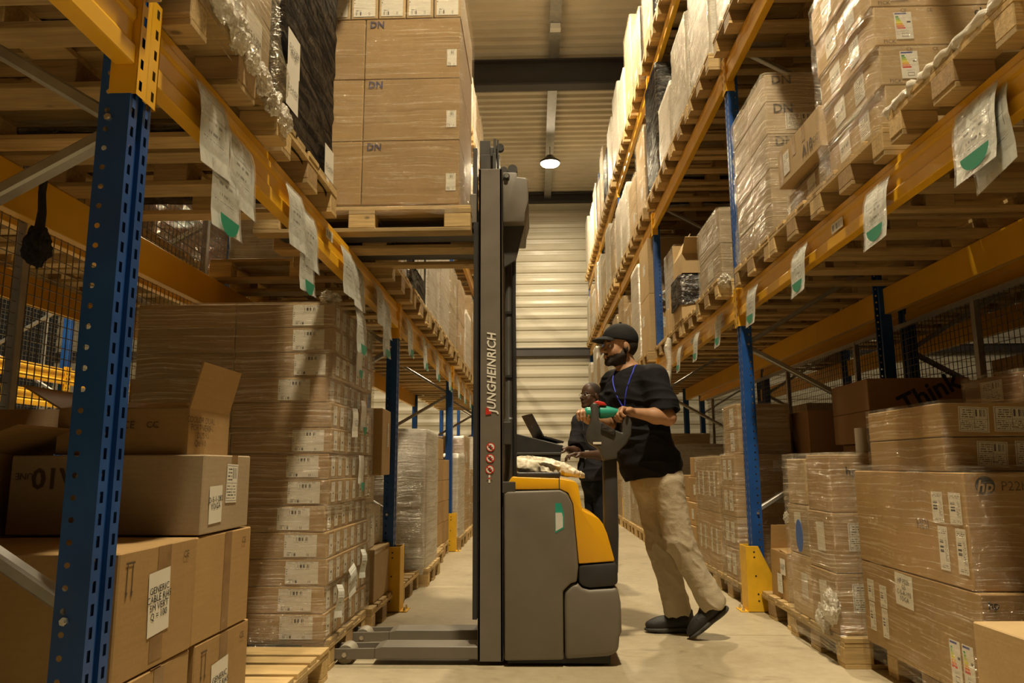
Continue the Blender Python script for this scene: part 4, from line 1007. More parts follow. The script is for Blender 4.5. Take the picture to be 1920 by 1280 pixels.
# ------------------------------------------------------------------ RIGHT, first level
zr = LZ['R'][0] + BH + .002
tg = 'load at the top right corner'
pallet(2.04, 2.50, zr, f'wooden pallet under the {tg}')
pallet(2.04, 1.35, zr, 'wooden pallet beyond the right frame edge on the first level')
carton(2.24, 2.52, zr + .146, .68, .74, .8, f'big kraft carton in the {tg}', None, 'card_light')
w = wrap(1.885, 2.595, 2.135, 2.905, zr + .146, zr + .955, f'clear stretch film around the {tg}', 'film_clear', 71, amp=.008, skirt=.0)
ed = MB()
n = 26
for j, (x, z, r) in enumerate(((1.455, .15, .022), (1.47, .135, .018))):
    ed.tube([(x + .006 * sin(i * 1.9 + j), 2.10 + i * .84 / n, zr + z + .007 * sin(i * 2.7 + j * 2)) for i in range(n + 1)], [r * (1 + .3 * sin(i * 3.1 + j)) for i in range(n + 1)], 8)
for i in range(n):       # film pulled from the pallet edge up to the carton
    y, y2 = 2.10 + i * .84 / n, 2.10 + (i + 1) * .84 / n; f = lambda t, q: (1.46 + t * .42, q, zr + .165 + t * .05 + .012 * sin(q * 31 + t * 9) * (1 - t))
    for k in range(5): ed.add([f(k / 5, y), f((k + 1) / 5, y), f((k + 1) / 5, y2), f(k / 5, y2)], [(0, 1, 2, 3)])
o = ed.build('film_edge', 'film_milky', w, fix=False, smooth=True); o.location = -w.location
tg = 'touch-screen stack'
pallet(2.06, 3.40, zr, f'wooden pallet under the elo {tg}')
for r in range(5):
    x0 = 1.50 - r * .010
    carton(x0 + .26, 3.34, zr + .146 + r * .182, .52, .62, .182, f'elo carton with energy label, {ROWN(r, 5)}, of the {tg}', 'elo cartons on the right rack', 'card_light', 0,
           [('-y', -.135, .0, .075, .125, 'lab_energy', .02), ('-x', .1, 0, .1, .12, 'lab_form', .03), ('-x', -.12, .0, .12, .12, 'paper', .05)],
           texts=[('-y', .20, .055, .055, 'elo', 'ink', 0, .9), ('-y', -.13, .07, .022, 'CE'), ('-y', -.02, .07, .022, 'CE'), ('-y', -.2, -.075, .025, 'PICK'), ('-x', -.12, 0, .03, 'Q = 65', 'ink', .1)])
wrap(1.452, 2.025, 3.022, 3.665, zr + .12, zr + 1.065, f'clear stretch film around the elo {tg}', 'film_thin', 72, amp=.016, skirt=.02, lid=.2)
tg = 'overhanging A10 carton'
pallet(2.06, 4.10 + .05, zr, f'wooden pallet under the {tg}')
carton(1.80, 4.02, zr + .146, .55, .62, .165, f'wrapped carton with handwritten notes under the {tg}', None, 'card', 0, [('-x', .05, 0, .12, .13, 'paper', .08), ('-x', .22, -.01, .12, .15, 'paper', .1)], texts=[('-x', .05, 0, .03, 'D-5-4-02A', 'ink', .08), ('-x', .22, -.01, .03, 'C-5-A-21\nYOGA', 'ink', .1)])
wrap(1.515, 2.09, 3.70, 4.34, zr + .12, zr + .315, f'clear stretch film around the low carton under the {tg}', 'film_clear', 73, amp=.014, skirt=.03)
c = carton(1.68, 3.95, zr + .322, .46, .62, .222, 'long pale carton printed A10 jutting over the right beam', None, 'card_light', .02, [('-x', -.17, 0, .09, .13, 'lab_form', .0)], [('-x', -.05, .05, .045, .11), ('-x', .09, .06, .045, .09), ('-x', -.25, 0, .045, .21)], [('-x', .14, -.045, .085, 'A10', 'print_brown'), ('-x', .25, -.045, .05, 'CC', 'print_brown')])
tg = 'DN stack beside the nearest right post'
pallet(2.06, 4.97, zr, f'wooden pallet under the {tg}')
hs = [.21, .23, .23, .22, .19]; z = zr + .146
for r, h in enumerate(hs):
    for c_ in range(2):
        y = 4.765 + c_ * .39
        carton(1.82 - (r == 4) * .0, y, z, .64, .385, h, f'DN carton, {colname(c_, 2)} column, {ROWN(r, 5)}, {tg}', 'DN cartons on the right rack', 'card_grey', 0, ([('-y', -.1, -.02, .2, .11, 'lab_form')] if r == 3 else []) if c_ == 0 else [],
               texts=[('-y', -.21, h * .28, .085, 'DN', 'ink')] if (c_ == 0 and r >= 2) else ())
    z += h
wrap(1.49, 2.15, 4.565, 5.355, zr + .10, z + .004, f'clear stretch film around the {tg}', 'film_clear', 74, amp=.020, skirt=.05, lid=.25, bulge=.02)
# second bay, first level
load('R', 5.68, 6.46, zr, .58, 'low wrapped load past the nearest right post', 2, 1, 'card_grey', 'film_clear', lab_p=1, nx=2, seed=81)
tg = 'mixed goods past the nearest right post'
pallet(2.06, 6.98, zr, f'near wooden pallet under the {tg}'); pallet(2.06, 7.82, zr, f'far wooden pallet under the {tg}')
open_carton(1.95, 6.80, zr + .146, .5, .36, .30, 'small brown open carton in front of the black-wrapped bundle', {'-x': 10, '+x': 30, '+y': 15}, 'card')
carton(1.70, 7.52, zr + .146, .5, .46, .17, 'kraft carton under the black-wrapped bundle', None, 'card_light')
carton(1.70, 7.52, zr + .318, .42, .38, .27, 'carton inside the black-wrapped bundle', None, 'card_dark')
wrap(1.44, 1.95, 7.29, 7.74, zr + .322, zr + .59, 'black plastic wrapped bundle on a carton, first level right', 'film_black', 83, amp=.03, skirt=.03)
open_carton(1.76, 7.52, zr + .612, .58, .46, .20, 'open corrugated carton above the black-wrapped bundle', {'-y': 60, '-x': -25, '+y': 10}, 'card_light')
carton(2.2, 7.5, zr + .146, .26, .5, .6, 'tall carton behind the black-wrapped bundle', None, 'card')
carton(1.74, 8.0, zr + .146, .5, .36, .45, 'tall plain carton beside the black-wrapped bundle', None, 'card_light')
carton(1.68, 8.31, zr + .146, .4, .14, .30, 'narrow carton left of the tall plain carton', None, 'card_light')
pallet(2.06, 8.68, zr, 'wooden pallet under the shiny load before the second right post')
for r in range(3):
    carton(1.98, 8.72, zr + .146 + r * .36, .7, .62, .36, f'carton, {ROWN(r, 3)}, in the shiny load before the second right post', None, 'card', 0, [('-y', 0, 0, .2, .13, 'lab_form')])
wrap(1.61, 2.35, 8.39, 9.05, zr + .12, zr + 1.23, 'clear shiny film around the load before the second right post', 'film_milky', 84, amp=.015)
load('R', 9.30, 10.08, zr, 1.45, 'tall twin carton load past second right post', 2, 1, 'card_light', None, lab_p=1, nx=2, seed=85)
load('R', 10.2, 10.95, zr, 1.35, 'second first-level load past second right post', 2, 1, 'card', 'film_milky', seed=86, pal='far')
load('R', 11.1, 11.85, zr, 1.0, 'third first-level load past second right post', 2, 1, 'card', 'film_clear', seed=87, pal='far')
load('R', 11.95, 12.7, zr, 1.3, 'fourth first-level load past second right post', 2, 1, 'card', 'film_clear', seed=88, pal='far')
for b in (4, 5):
    for k in range(4):
        y0 = YR[b] + .12 + k * .88
        load('R', y0, y0 + .8, zr, [1.2, 1.0, 1.35, .9][(b + k) % 4], f'{ORD[k]} first-level load past {PN[b - 1]} right post', 2, 1, ['card', 'card_light', 'card_grey'], 'film_milky' if k % 2 else 'film_clear', pal='far', seed=b * 10 + k + 7)
# second level
z2 = LZ['R'][1] + BH + .002
load('R', 2.9, 3.68, z2, .9, 'second-level load above the elo cartons', 1, 1, 'card', 'film_clear', seed=90)
load('R', 3.78, 4.56, z2, .9, 'second-level load above the A10 carton', 1, 1, 'card', 'film_clear', seed=91)
load('R', 4.66, 5.42, z2, .75, 'second-level load above the DN stack', 2, 1, 'card_light', 'film_milky', seed=92)
load('R', 5.62, 6.40, z2, 1.02, 'first second-level load past nearest right post', 2, 1, 'card_white', 'film_milky', seed=93, word='pale')
load('R', 6.50, 7.26, z2, .95, 'second second-level load past nearest right post', 2, 1, 'card_white', 'film_milky', seed=94, word='pale')
load('R', 7.36, 8.10, z2, .72, 'third second-level load past nearest right post', 2, 1, 'card_white', 'film_milky', seed=95, word='pale')
load('R', 8.20, 9.02, z2, 1.40, 'black second-level load before second right post', 3, 1, 'card_dark', 'film_black', seed=96, labs=None, word='dark')
for i, (y, hgt, m_, f_) in enumerate(((9.30, 1.15, 'card_light', 'film_clear'), (10.18, .85, 'card_light', 'film_clear'), (11.06, 1.05, 'card_grey', 'film_milky'), (11.94, 1.1, 'card_light', 'film_milky'))):
    load('R', y, y + .78, z2, hgt, f'{ORD[i]} second-level load past second right post', 2, 1, m_, f_, pal='far', seed=100 + i)
for b in (4, 5):
    for k in range(4):
        y0 = YR[b] + .12 + k * .88
        load('R', y0, y0 + .8, z2, [1.1, 1.3, .9, 1.2][(b + k) % 4], f'{ORD[k]} second-level load past {PN[b - 1]} right post', 2, 1, ['card_light', 'card_grey'], 'film_milky' if k % 2 else 'film_clear', pal='far', seed=b * 10 + k + 9)
# third level
z3 = LZ['R'][2] + BH + .002
for b in (1, 2, 3, 4, 5):  # first bay's loads stand out of view, added to shade the rack
    for k in range(4):
        y0 = YR[b] + .12 + k * .88
        i = b * 4 + k
        m_, f_ = [('card_white', 'film_milky'), ('card_white', 'film_milky'), ('card_light', 'film_milky'), ('card_dark', 'film_black'), ('card_light', 'film_clear'), ('card_grey', 'film_clear'), ('card_light', 'film_clear')][i % 7]
        load('R', y0, y0 + .8, z3, [1.35, 1.2, 1.0, 1.45, 1.1][i % 5], f'{ORD[k]} third-level load past {PN[b - 1]} right post', 2, 1, m_, f_, pal='far', seed=b * 10 + k + 11, labs=None if f_ == 'film_black' else 'lab_form')
# sleeves on the right beam
sl = [(2.40, 2.20, 'large document sleeve with green half disc at the right frame edge', .24), (3.14, 2.18, 'document sleeve with green half disc under the elo stack', .22), (4.10, 2.18, 'document sleeve with green half disc under the A10 carton', .22), (5.02, 2.18, 'document sleeve with green half disc under the DN stack', .22),
      (5.95, 2.18, 'document sleeve on right beam, first past the nearest post', .2), (6.80, 2.18, 'document sleeve on right beam, second past the nearest post', .2), (7.62, 2.18, 'document sleeve on right beam, third past the nearest post', .2)]
for i, (y, z, lb, w) in enumerate(sl): sleeve('R', y, z, lb, w=w, h=.26, tilt=random.uniform(-.03, .03), lean=.12, gpos=(.05, -.74), gr=.34)
t = sleeve('R', 2.36, 2.16, 'second sleeve tucked behind the large one at the right frame edge', w=.22, h=.27, tilt=.18, green=False, dx=-.008, lean=.08)
for y, lb in ((3.62, 'small barcode sticker on the right beam beneath the A10 carton'), (7.1, 'small barcode sticker on the right beam past the nearest post')):
    o = link('barcode_sticker', quadmesh(.14, .05, 'lab_sticker')); o.matrix_world = T(XR - .001, y, LZ['R'][0] + .09) @ face_m('-x', (0, 0, 0), 0, 0, .0); tag(o, lb, 'sticker')
o = crumple(1.46, 5.66, zr + .12, .06, 'bunched film tail hanging over the right beam at the nearest post', 5, 'film_milky', (.7, 1.6, .9))
o = MB().tube([(0, 0, 0), (-.03, .03, -.1), (-.02, .0, -.25), (-.04, .02, -.42), (-.03, .03, -.55)], [.035, .045, .03, .035, .012], 10).build('film_tail', 'film_milky', None, smooth=True); o.location = (1.47, 8.05, zr + .08); tag(o, 'long film tail hanging from the right beam past the mixed goods', 'stretch film')
# goods behind the right mesh fence
for i, y in enumerate((2.75, 3.6, 4.45, 5.3, 6.4, 7.3, 8.2, 10.1)):
    pallet(3.45, y, 2.28, f'wooden pallet behind the right mesh fence, {ORD[i]} on the upper beam', full=False)
    h = [.9, .7, 1.0][i % 3]
    carton(3.45, y, 2.425, 1.0, .74, h, f'carton load behind the right mesh fence, {ORD[i]} on the upper beam', None, 'card')
for i, (y, h, x) in enumerate(((2.75, 1.75, 3.4), (3.62, 1.62, 3.45), (4.5, 1.5, 3.4), (5.35, 1.3, 3.45), (6.5, 1.4, 3.4), (7.5, 1.2, 3.45), (8.5, 1.5, 3.4))):
    pallet(x, y, 0, f'wooden pallet on the floor behind the right mesh fence, {ORD[i]} one', full=False)
    carton(x, y, .145, 1.0, .76, h * .5, f'lower carton on the floor behind the right mesh fence, {ORD[i]} pallet', None, 'card', 0, [('-x', .1, .1, .2, .2, 'lab_form')])
    carton(x, y, .145 + h * .5, .98, .70, h * .5, f'upper carton on the floor behind the right mesh fence, {ORD[i]} pallet', None, 'card_light', 0, [('-x', .1, .1, .16, .22, 'paper'), ('-x', -.2, -.1, .1, .16, 'lab_form')])
# goods behind the left mesh fence
for i, y in enumerate((3.35, 4.25, 5.10, 6.2, 7.1, 8.0)):
    pallet(-2.95, y, 2.28, f'wooden pallet behind the left mesh fence, {ORD[i]} on the beam', full=False)
    if i in (1, 3, 4):
        carton(-2.95, y, 2.425, 1.0, .74, .8, f'carton darkened for shade behind the left mesh fence, {ORD[i]} pallet on the beam', None, 'card_dark')  # dark board colour stands in for shade from the loads above
        wrap(-3.46, -2.44, y - .385, y + .385, 2.425, 3.23, f'clear film on the shade-darkened carton behind the left fence, {ORD[i]} pallet', 'film_clear', i + 200)
for i, y in enumerate((6.3, 7.2, 8.1, 10.0, 10.9)):
    carton(-6.5, y, .0, 1.0, .74, [.9, 1.1, .8][i % 3], f'carton load across the left aisle, {ORD[i]} on the floor', None, 'card_light')
fence(-7.1, 5.0, 12.9, 1.0, 4.6, 'dark wire mesh fence behind the bright rack across the left aisle', .07, 1.85)
sleeve_t = sleeve('L', 6.9, 2.1, 'document sleeve on the bright yellow beam across the left aisle', w=.3, h=.35); sleeve_t.location.x = -5.82
# ------------------------------------------------------------------ stacker truck
tk = thing('stacker_truck', 'grey and yellow electric stacker truck with raised mast in the aisle', 'stacker truck', (0, 4.33, 0))
def tp(name, mb, mat, parent=None, **kw):
    """truck part given in world coordinates"""
    o = mb.build(name, mat, parent or tk, **kw)
    off = Vector((0, 4.33, 0))
    for v in o.data.vertices: v.co -= off
    return o
CY0, CY1 = 3.985, 4.69
panel = [(-0.165, .03), (-0.165, 0.85), (-0.15, 0.866), (0.126, 0.872), (0.165, 0.853), (0.190, 0.799), (0.215, 0.487), (0.206, 0.413), (0.174, 0.403), (0.135, 0.366), (0.133, .035)]
tp('chassis_panel', MB().prism(panel, 'y', CY0, CY1), 'truck_grey', bevel=.012, seg=3, smooth='auto')
drive = [(0.137, .035), (0.140, 0.362), (0.178, 0.398), (0.209, 0.408), (0.233, 0.384), (0.268, 0.376), (0.384, 0.382), (0.412, 0.389), (0.427, 0.309), (0.428, 0.168), (0.416, 0.142), (0.408, 0.073), (0.36, .05)]
tp('drive_cover', MB().prism(drive, 'y', CY0 + .002, CY1 - .002), 'truck_grey', bevel=.022, seg=3, smooth='auto')
yel = [(-0.14, 0.874), (-0.146, 0.906), (-0.124, 0.940), (0.125, 0.930), (0.205, 0.916), (0.221, 0.897), (0.240, 0.770), (0.263, 0.756), (0.324, 0.727), (0.346, 0.698), (0.366, 0.649), (0.400, 0.520), (0.396, 0.512), (0.217, 0.500), (0.193, 0.80), (0.168, 0.857), (0.127, 0.876)]
tp('hood', MB().prism(yel, 'y', CY0 + .012, CY1 - .012), 'truck_yellow', bevel=.02, seg=3, smooth='auto')
tp('hood_seam', MB().box(.121, .125, CY0 + .008, CY1 - .008, .876, .934), 'truck_dark')
band = [(0.218, 0.490), (0.400, 0.506), (0.415, 0.491), (0.414, 0.404), (0.386, 0.390), (0.273, 0.381), (0.235, 0.389), (0.214, 0.412)]
tp('bumper_band', MB().prism(band, 'y', CY0 + .006, CY1 - .006), 'truck_dark', bevel=.012, seg=2, smooth='auto')
tp('battery_lid', MB().box(-.10, .13, CY0 + .04, CY1 - .04, .932, .962), 'truck_dark', bevel=.008)
tp('kick_skirt', MB().box(-.15, .37, CY0 + .03, CY1 - .03, .012, .06), 'black_rubber')
for yy in (4.1, 4.55): tp('drive_wheel', MB().cyl((.28, yy - .04, .075), (0, 1, 0), .075, .08, 24), 'black_rubber')
tp('mast_foot', MB().box(-.175, -.105, CY0 + .004, CY0 + .11, .858, .915).box(-.175, -.105, CY1 - .11, CY1 - .004, .858, .915), 'truck_mid', bevel=.004)
# mast: outer channels, two inner stages, tie plates
TL = radians(0.25)
for y0, y1, sd in ((4.01, 4.09, 1), (4.53, 4.61, -1)):
    m = MB().box(-.303, -.172, y0 if sd > 0 else y1 - .012, y0 + .012 if sd > 0 else y1, .02, 2.645)
    m.box(-.303, -.288, y0, y1, .02, 2.645).box(-.187, -.172, y0, y1, .02, 2.645)
    tp('mast_channel', m, 'truck_grey', bevel=.003, seg=1)
    a, b = (y0 + .016, y1 - .01) if sd > 0 else (y0 + .01, y1 - .016)
    tp('inner_mast', MB().box(-.296, -.238, a, b, .15, 2.737).box(-.226, -.206, a, b, .15, 2.745).box(-.199, -.187, a, b, .15, 2.737), 'truck_mid', bevel=.002, seg=1)
    a2, b2 = a + .02, b
    tp('inner_mast', MB().box(-.300, -.241, a2 + .03 * 0, b2 + .03 * sd, .25, 2.83).box(-.222, -.207, a2, b2 + .03 * sd, .25, 2.842).box(-.201, -.192, a2, b2 + .03 * sd, .25, 2.836), 'truck_mid', bevel=.002, seg=1)
    tp('lift_chain', MB().box(-.331, -.307, a, b, .22, 2.34), 'truck_dark')
tp('mast_crossbar', MB().box(-.29, -.18, 4.09, 4.53, .1, .2).box(-.28, -.2, 4.09, 4.53, 2.5, 2.6).box(-.28, -.2, 4.11, 4.51, 2.76, 2.82), 'truck_mid', bevel=.004)
tp('guide_roller', MB().cyl((-.185, 4.05, 2.79), (0, 1, 0), .022, .03, 16).cyl((-.185, 4.54, 2.79), (0, 1, 0), .022, .03, 16), 'truck_dark')
tp('guard_screen', MB().box(-.188, -.184, 4.10, 4.52, .95, 2.45), 'film_clear')
cover = [(-0.17, 2.636), (-0.087, 2.632), (-0.087, 2.605), (-0.042, 2.602), (-0.027, 2.589), (-0.024, 2.469), (-0.043, 2.397), (-0.047, 2.338), (-0.17, 2.338)]
tp('mast_cover', MB().prism(cover, 'y', 4.035, 4.56), 'truck_grey', bevel=.008, seg=2, smooth='auto')
tp('cover_roller', MB().cyl((-.165, 4.07, 2.66), (0, 1, 0), .022, .1, 16).cyl((-.115, 4.07, 2.665), (0, 1, 0), .028, .1, 16).box(-.17, -.10, 4.06, 4.18, 2.625, 2.645), 'truck_mid', smooth='auto')
tp('eye_bolt', MB().cyl((-.148, 4.020, 2.607), (0, 1, 0), .012, .015, 16), 'steel_bolt', smooth='auto')
tp('eye_bolt', MB().cyl((-.148, 4.030, 2.607), (0, 1, 0), .019, .006, 16), 'truck_dark')
tp('cover_bracket', MB().prism([(-.167, 2.337), (-.05, 2.337), (-.056, 2.31), (-.10, 2.14), (-.165, 2.10)], 'y', 4.10, 4.13), 'truck_mid')
cyl = tp('lift_cylinder', MB().tube([(-.140, 4.17, .9), (-.140, 4.17, 1.25), (-.142, 4.17, 1.26), (-.142, 4.17, 2.335)], [.03, .03, .022, .022], 18), 'truck_mid', smooth='auto')
for z in (2.17, 1.84, 1.48, 1.19): tp('hose_clamp', MB().cyl((-.141, 4.17, z), (0, 0, 1), .028, .014, 14).box(-.118, -.105, 4.13, 4.2, z, z + .014), 'truck_dark')
tp('hydraulic_hose', MB().tube([(-.112, 4.14, .92), (-.110, 4.13, 1.4), (-.113, 4.14, 1.9), (-.108, 4.14, 2.3)], .011, 8), 'truck_dark', smooth='auto')
tp('cylinder_bracket', MB().box(-.172, -.13, 4.08, 4.14, 1.11, 1.232), 'truck_mid', bevel=.004)
# carriage and forks
cr = tp('fork_carriage', MB().box(-.337, -.313, 4.03, 4.59, 2.30, 2.36).box(-.337, -.313, 4.03, 4.12, 2.36, 2.78).box(-.337, -.313, 4.50, 4.59, 2.36, 2.78), 'truck_mid', bevel=.003)
tp('carriage_plate', MB().box(-.352, -.317, 4.025, 4.06, 2.335, 2.505), 'truck_grey', bevel=.004)
tp('carriage_plate', MB().box(-.352, -.317, 4.56, 4.595, 2.335, 2.505), 'truck_grey', bevel=.004)
for y0 in (4.06, 4.44):
    tp('fork', MB().prism([(-.345, 2.335), (-.345, 2.285), (-1.45, 2.290), (-1.47, 2.300), (-1.45, 2.330), (-.38, 2.340)], 'y', y0, y0 + .16).box(-.352, -.315, y0, y0 + .16, 2.285, 2.45), 'truck_dark')
# straddle legs
for y0, y1 in ((4.015, 4.165), (4.40, 4.55)):
    lg = tp('support_leg', MB().prism([(-.17, .03), (-.17, .092), (-.79, .092), (-.83, .082), (-.83, .03)], 'y', y0, y1), 'truck_grey', bevel=.004, seg=1)
    for yy in (y0 + .003, y1 - .015):
        o = tp('roller_fork', MB().prism([(-.83, .028), (-1.03, .028), (-1.055, .04), (-1.06, .078), (-.83, .082)], 'y', yy, yy + .012), 'truck_grey', lg, bevel=.002, seg=1)
    tp('load_roller', MB().cyl((-.985, y0 + .02, .046), (0, 1, 0), .046, y1 - y0 - .04, 24), 'roller_grey', lg, smooth='auto')
    tp('axle_bolt', MB().cyl((-.985, y0 - .003, .05), (0, 1, 0), .012, .01, 14), 'steel_bolt', lg)
# tiller
tp('tiller_arm', MB().prism([(.378, .40), (.452, .40), (.462, .62), (.462, 1.06), (.385, 1.03), (.382, .62)], 'y', 4.33, 4.42), 'truck_dark', bevel=.012, seg=2, smooth='auto')
head = [(0.29, 1.16), (0.294, 1.19), (0.318, 1.255), (0.318, 1.335), (0.332, 1.350), (0.358, 1.347), (0.364, 1.256), (0.374, 1.241), (0.452, 1.195), (0.494, 1.177), (0.496, 1.255), (0.509, 1.279), (0.533, 1.275), (0.549, 1.234), (0.543, 1.167), (0.515, 1.116), (0.462, 1.066), (0.462, 1.035), (0.381, 1.022), (0.362, 1.085), (0.303, 1.122)]
tp('tiller_head', MB().prism(head, 'y', 4.29, 4.365), 'tiller_grey', bevel=.012, seg=3, smooth='auto')
tp('keypad', MB().prism([(.378, 1.235), (.455, 1.192), (.445, 1.165), (.37, 1.198)], 'y', 4.278, 4.292), 'truck_dark', bevel=.003)
for i, (x, z) in enumerate(((.392, 1.212), (.428, 1.192))): tp('key', MB().box(x - .012, x + .012, 4.2765, 4.279, z - .008, z + .008), 'truck_mid')
tp('maker_plate', MB().box(.326, .372, 4.2865, 4.2905, 1.115, 1.127), 'paper')
for x0, x1 in ((.366, .475), (.286, .320)):
    tp('grip', MB().tube([(x0, 4.33, 1.297), (x0 + .006, 4.33, 1.297), (min(x0 + .045, x1 - .02), 4.33, 1.297), (x1, 4.33, 1.296)], [.03, .038, .036, .020] if x0 > .3 else [.022, .028, .03, .03], 12), 'teal', smooth='auto')
tp('horn_button', MB().prism([(.333, 1.35), (.36, 1.362), (.395, 1.352), (.41, 1.335), (.366, 1.333)], 'y', 4.295, 4.36), 'red', bevel=.006, seg=2, smooth='auto')
# markings
def tmark(s, size, x, y, z, mat, rot=0, shear=0, sx=1.0, name='lettering'):
    m = T(x, y - 4.33, z) @ Matrix.Rotation(pi / 2, 4, 'X') @ Matrix.Rotation(rot, 4, 'Z')
    return text(tk, s, size, m, mat, name, shear, sx)
o = tmark('JUNGHEINRICH', .066, -.229, 4.007, 1.495, 'white_print', pi / 2, .18, .93)
tp('brand_mark', MB().prism([(-.262, 1.265), (-.262, 1.30), (-.25, 1.305), (-.243, 1.285), (-.232, 1.283), (-.232, 1.27), (-.247, 1.268)], 'y', 4.0065, 4.0075), 'red')
for i, (x, z) in enumerate(((-.236, 1.095), (-.238, 1.036), (-.240, .978))):
    s = tp('warning_sticker', MB().cyl((x, 4.0085, z), (0, -1, 0), .0235, .001, 24), 'red')
    tp('white_disc', MB().cyl((x, 4.0078, z), (0, -1, 0), .0185, .001, 24), 'white_print', s)
    tp('pictogram', MB().box(x - .004, x + .004, 4.0060, 4.0066, z - .012, z + .010).box(x - .012, x + .012, 4.006, 4.0066, z - .004, z + .001).box(x + .004, x + .012, 4.006, 4.0066, z - .013, z - .009), 'ink', s)
    b = MB().bar((x - .014, 4.0056, z + .014), (x + .014, 4.0056, z - .014), .001, .005, (0, 0, 1)); tp('slash', b, 'red', s)
tp('arrow_sticker', MB().box(-.247, -.238, 4.0082, 4.0092, .910, .950), 'white_print'); tp('arrow', MB().prism([(-.258, .928), (-.242, .938), (-.226, .928), (-.242, .932)], 'y', 4.0066, 4.0076), 'red')
tp('info_sticker', MB().prism([(.100, .805), (.131, .805), (.146, .745), (.145, .678), (.098, .654)], 'y', CY0 - .0012, CY0 + .001), 'teal')
tp('info_sticker_print', MB().prism([(.101, .757), (.134, .757), (.139, .735), (.138, .684), (.101, .664)], 'y', CY0 - .0022, CY0 - .0008), 'white_sleeve')
# ------------------------------------------------------------------ signed-distance modelling
class SDF:
    def __init__(s): s.ops = []; s.post = []
    def cap(s, a, b, ra, rb, k=.02, op='u'): s.ops.append((op, 'cap', (np.array(a, float), np.array(b, float), ra, rb), k)); return s
    def ell(s, c, r, R=None, k=.02, op='u'): s.ops.append((op, 'ell', (np.array(c, float), np.array(r, float), np.eye(3) if R is None else np.array(R, float)), k)); return s
    def plane(s, p, n, k=.002): s.ops.append(('p', 'plane', (np.array(p, float), np.array(n, float) / np.linalg.norm(n)), k)); return s
    def warp(s, fn): s.post.append(fn); return s
    @staticmethod
    def dist(kind, a, P):
        if kind == 'cap':
            A, B, ra, rb = a; d = B - A; t = np.clip(((P - A) @ d) / max(d @ d, 1e-9), 0, 1)
            return np.linalg.norm(P - A - t[..., None] * d, axis=-1) - (ra + (rb - ra) * t)
        if kind == 'ell':
            c, r, R = a; q = (P - c) @ R
            k0 = np.linalg.norm(q / r, axis=-1); k1 = np.linalg.norm(q / (r * r), axis=-1)
            return k0 * (k0 - 1) / np.maximum(k1, 1e-9)
        p, n = a; return (P - p) @ n
    @staticmethod
    def bounds(kind, a):
        if kind == 'cap':
            r = max(a[2], a[3]); return np.minimum(a[0], a[1]) - r, np.maximum(a[0], a[1]) + r
        r = a[1].max(); return a[0] - r, a[0] + r
    @staticmethod
    def comb(op, f, d, k):
        if op == 'u':
            h = np.clip(.5 + .5 * (d - f) / k, 0, 1); return d * (1 - h) + f * h - k * h * (1 - h)
        if op == 's': d = -d
        h = np.clip(.5 - .5 * (d - f) / k, 0, 1); return d * (1 - h) + f * h + k * h * (1 - h)
    def at(s, P):
        f = np.full(P.shape[:-1], .2)
        for op, kind, a, k in s.ops: f = s.comb(op, f, s.dist(kind, a, P), k)
        return f
    def grid(s, h, pad=.012):
        lo = np.min([s.bounds(k, a)[0] for o, k, a, _ in s.ops if o == 'u'], 0) - pad; hi = np.max([s.bounds(k, a)[1] for o, k, a, _ in s.ops if o == 'u'], 0) + pad
        n = np.ceil((hi - lo) / h).astype(int) + 1
        ax = [lo[i] + h * np.arange(n[i]) for i in range(3)]
        f = np.full(n, .06)
        for op, kind, a, k in s.ops:
            if kind == 'plane': i0, i1 = np.zeros(3, int), n
            else:
                b0, b1 = s.bounds(kind, a); m = k + .03
                i0 = np.clip(((b0 - m - lo) / h).astype(int), 0, n); i1 = np.clip(((b1 + m - lo) / h).astype(int) + 2, 0, n)
            if np.any(i1 <= i0): continue
            sl = tuple(slice(i0[q], i1[q]) for q in range(3))
            P = np.stack(np.meshgrid(ax[0][sl[0]], ax[1][sl[1]], ax[2][sl[2]], indexing='ij'), -1)
            f[sl] = s.comb(op, f[sl], s.dist(kind, a, P), k)
        if s.post:
            near = np.argwhere(np.abs(f) < .03)
            P = lo + near * h
            for fn in s.post: f[tuple(near.T)] += fn(P)
        return f, lo
    def mesh(s, name, mat, h=.005, smooth=1):
        f, lo = s.grid(h)
        v, q = nets(f, lo, h)
        if smooth: v = lap(v, q, smooth)
        me = bpy.data.meshes.new(name); me.from_pydata(v.tolist(), [], q.tolist()); me.materials.append(MT[mat]); me.shade_smooth(); me.update()
        return me
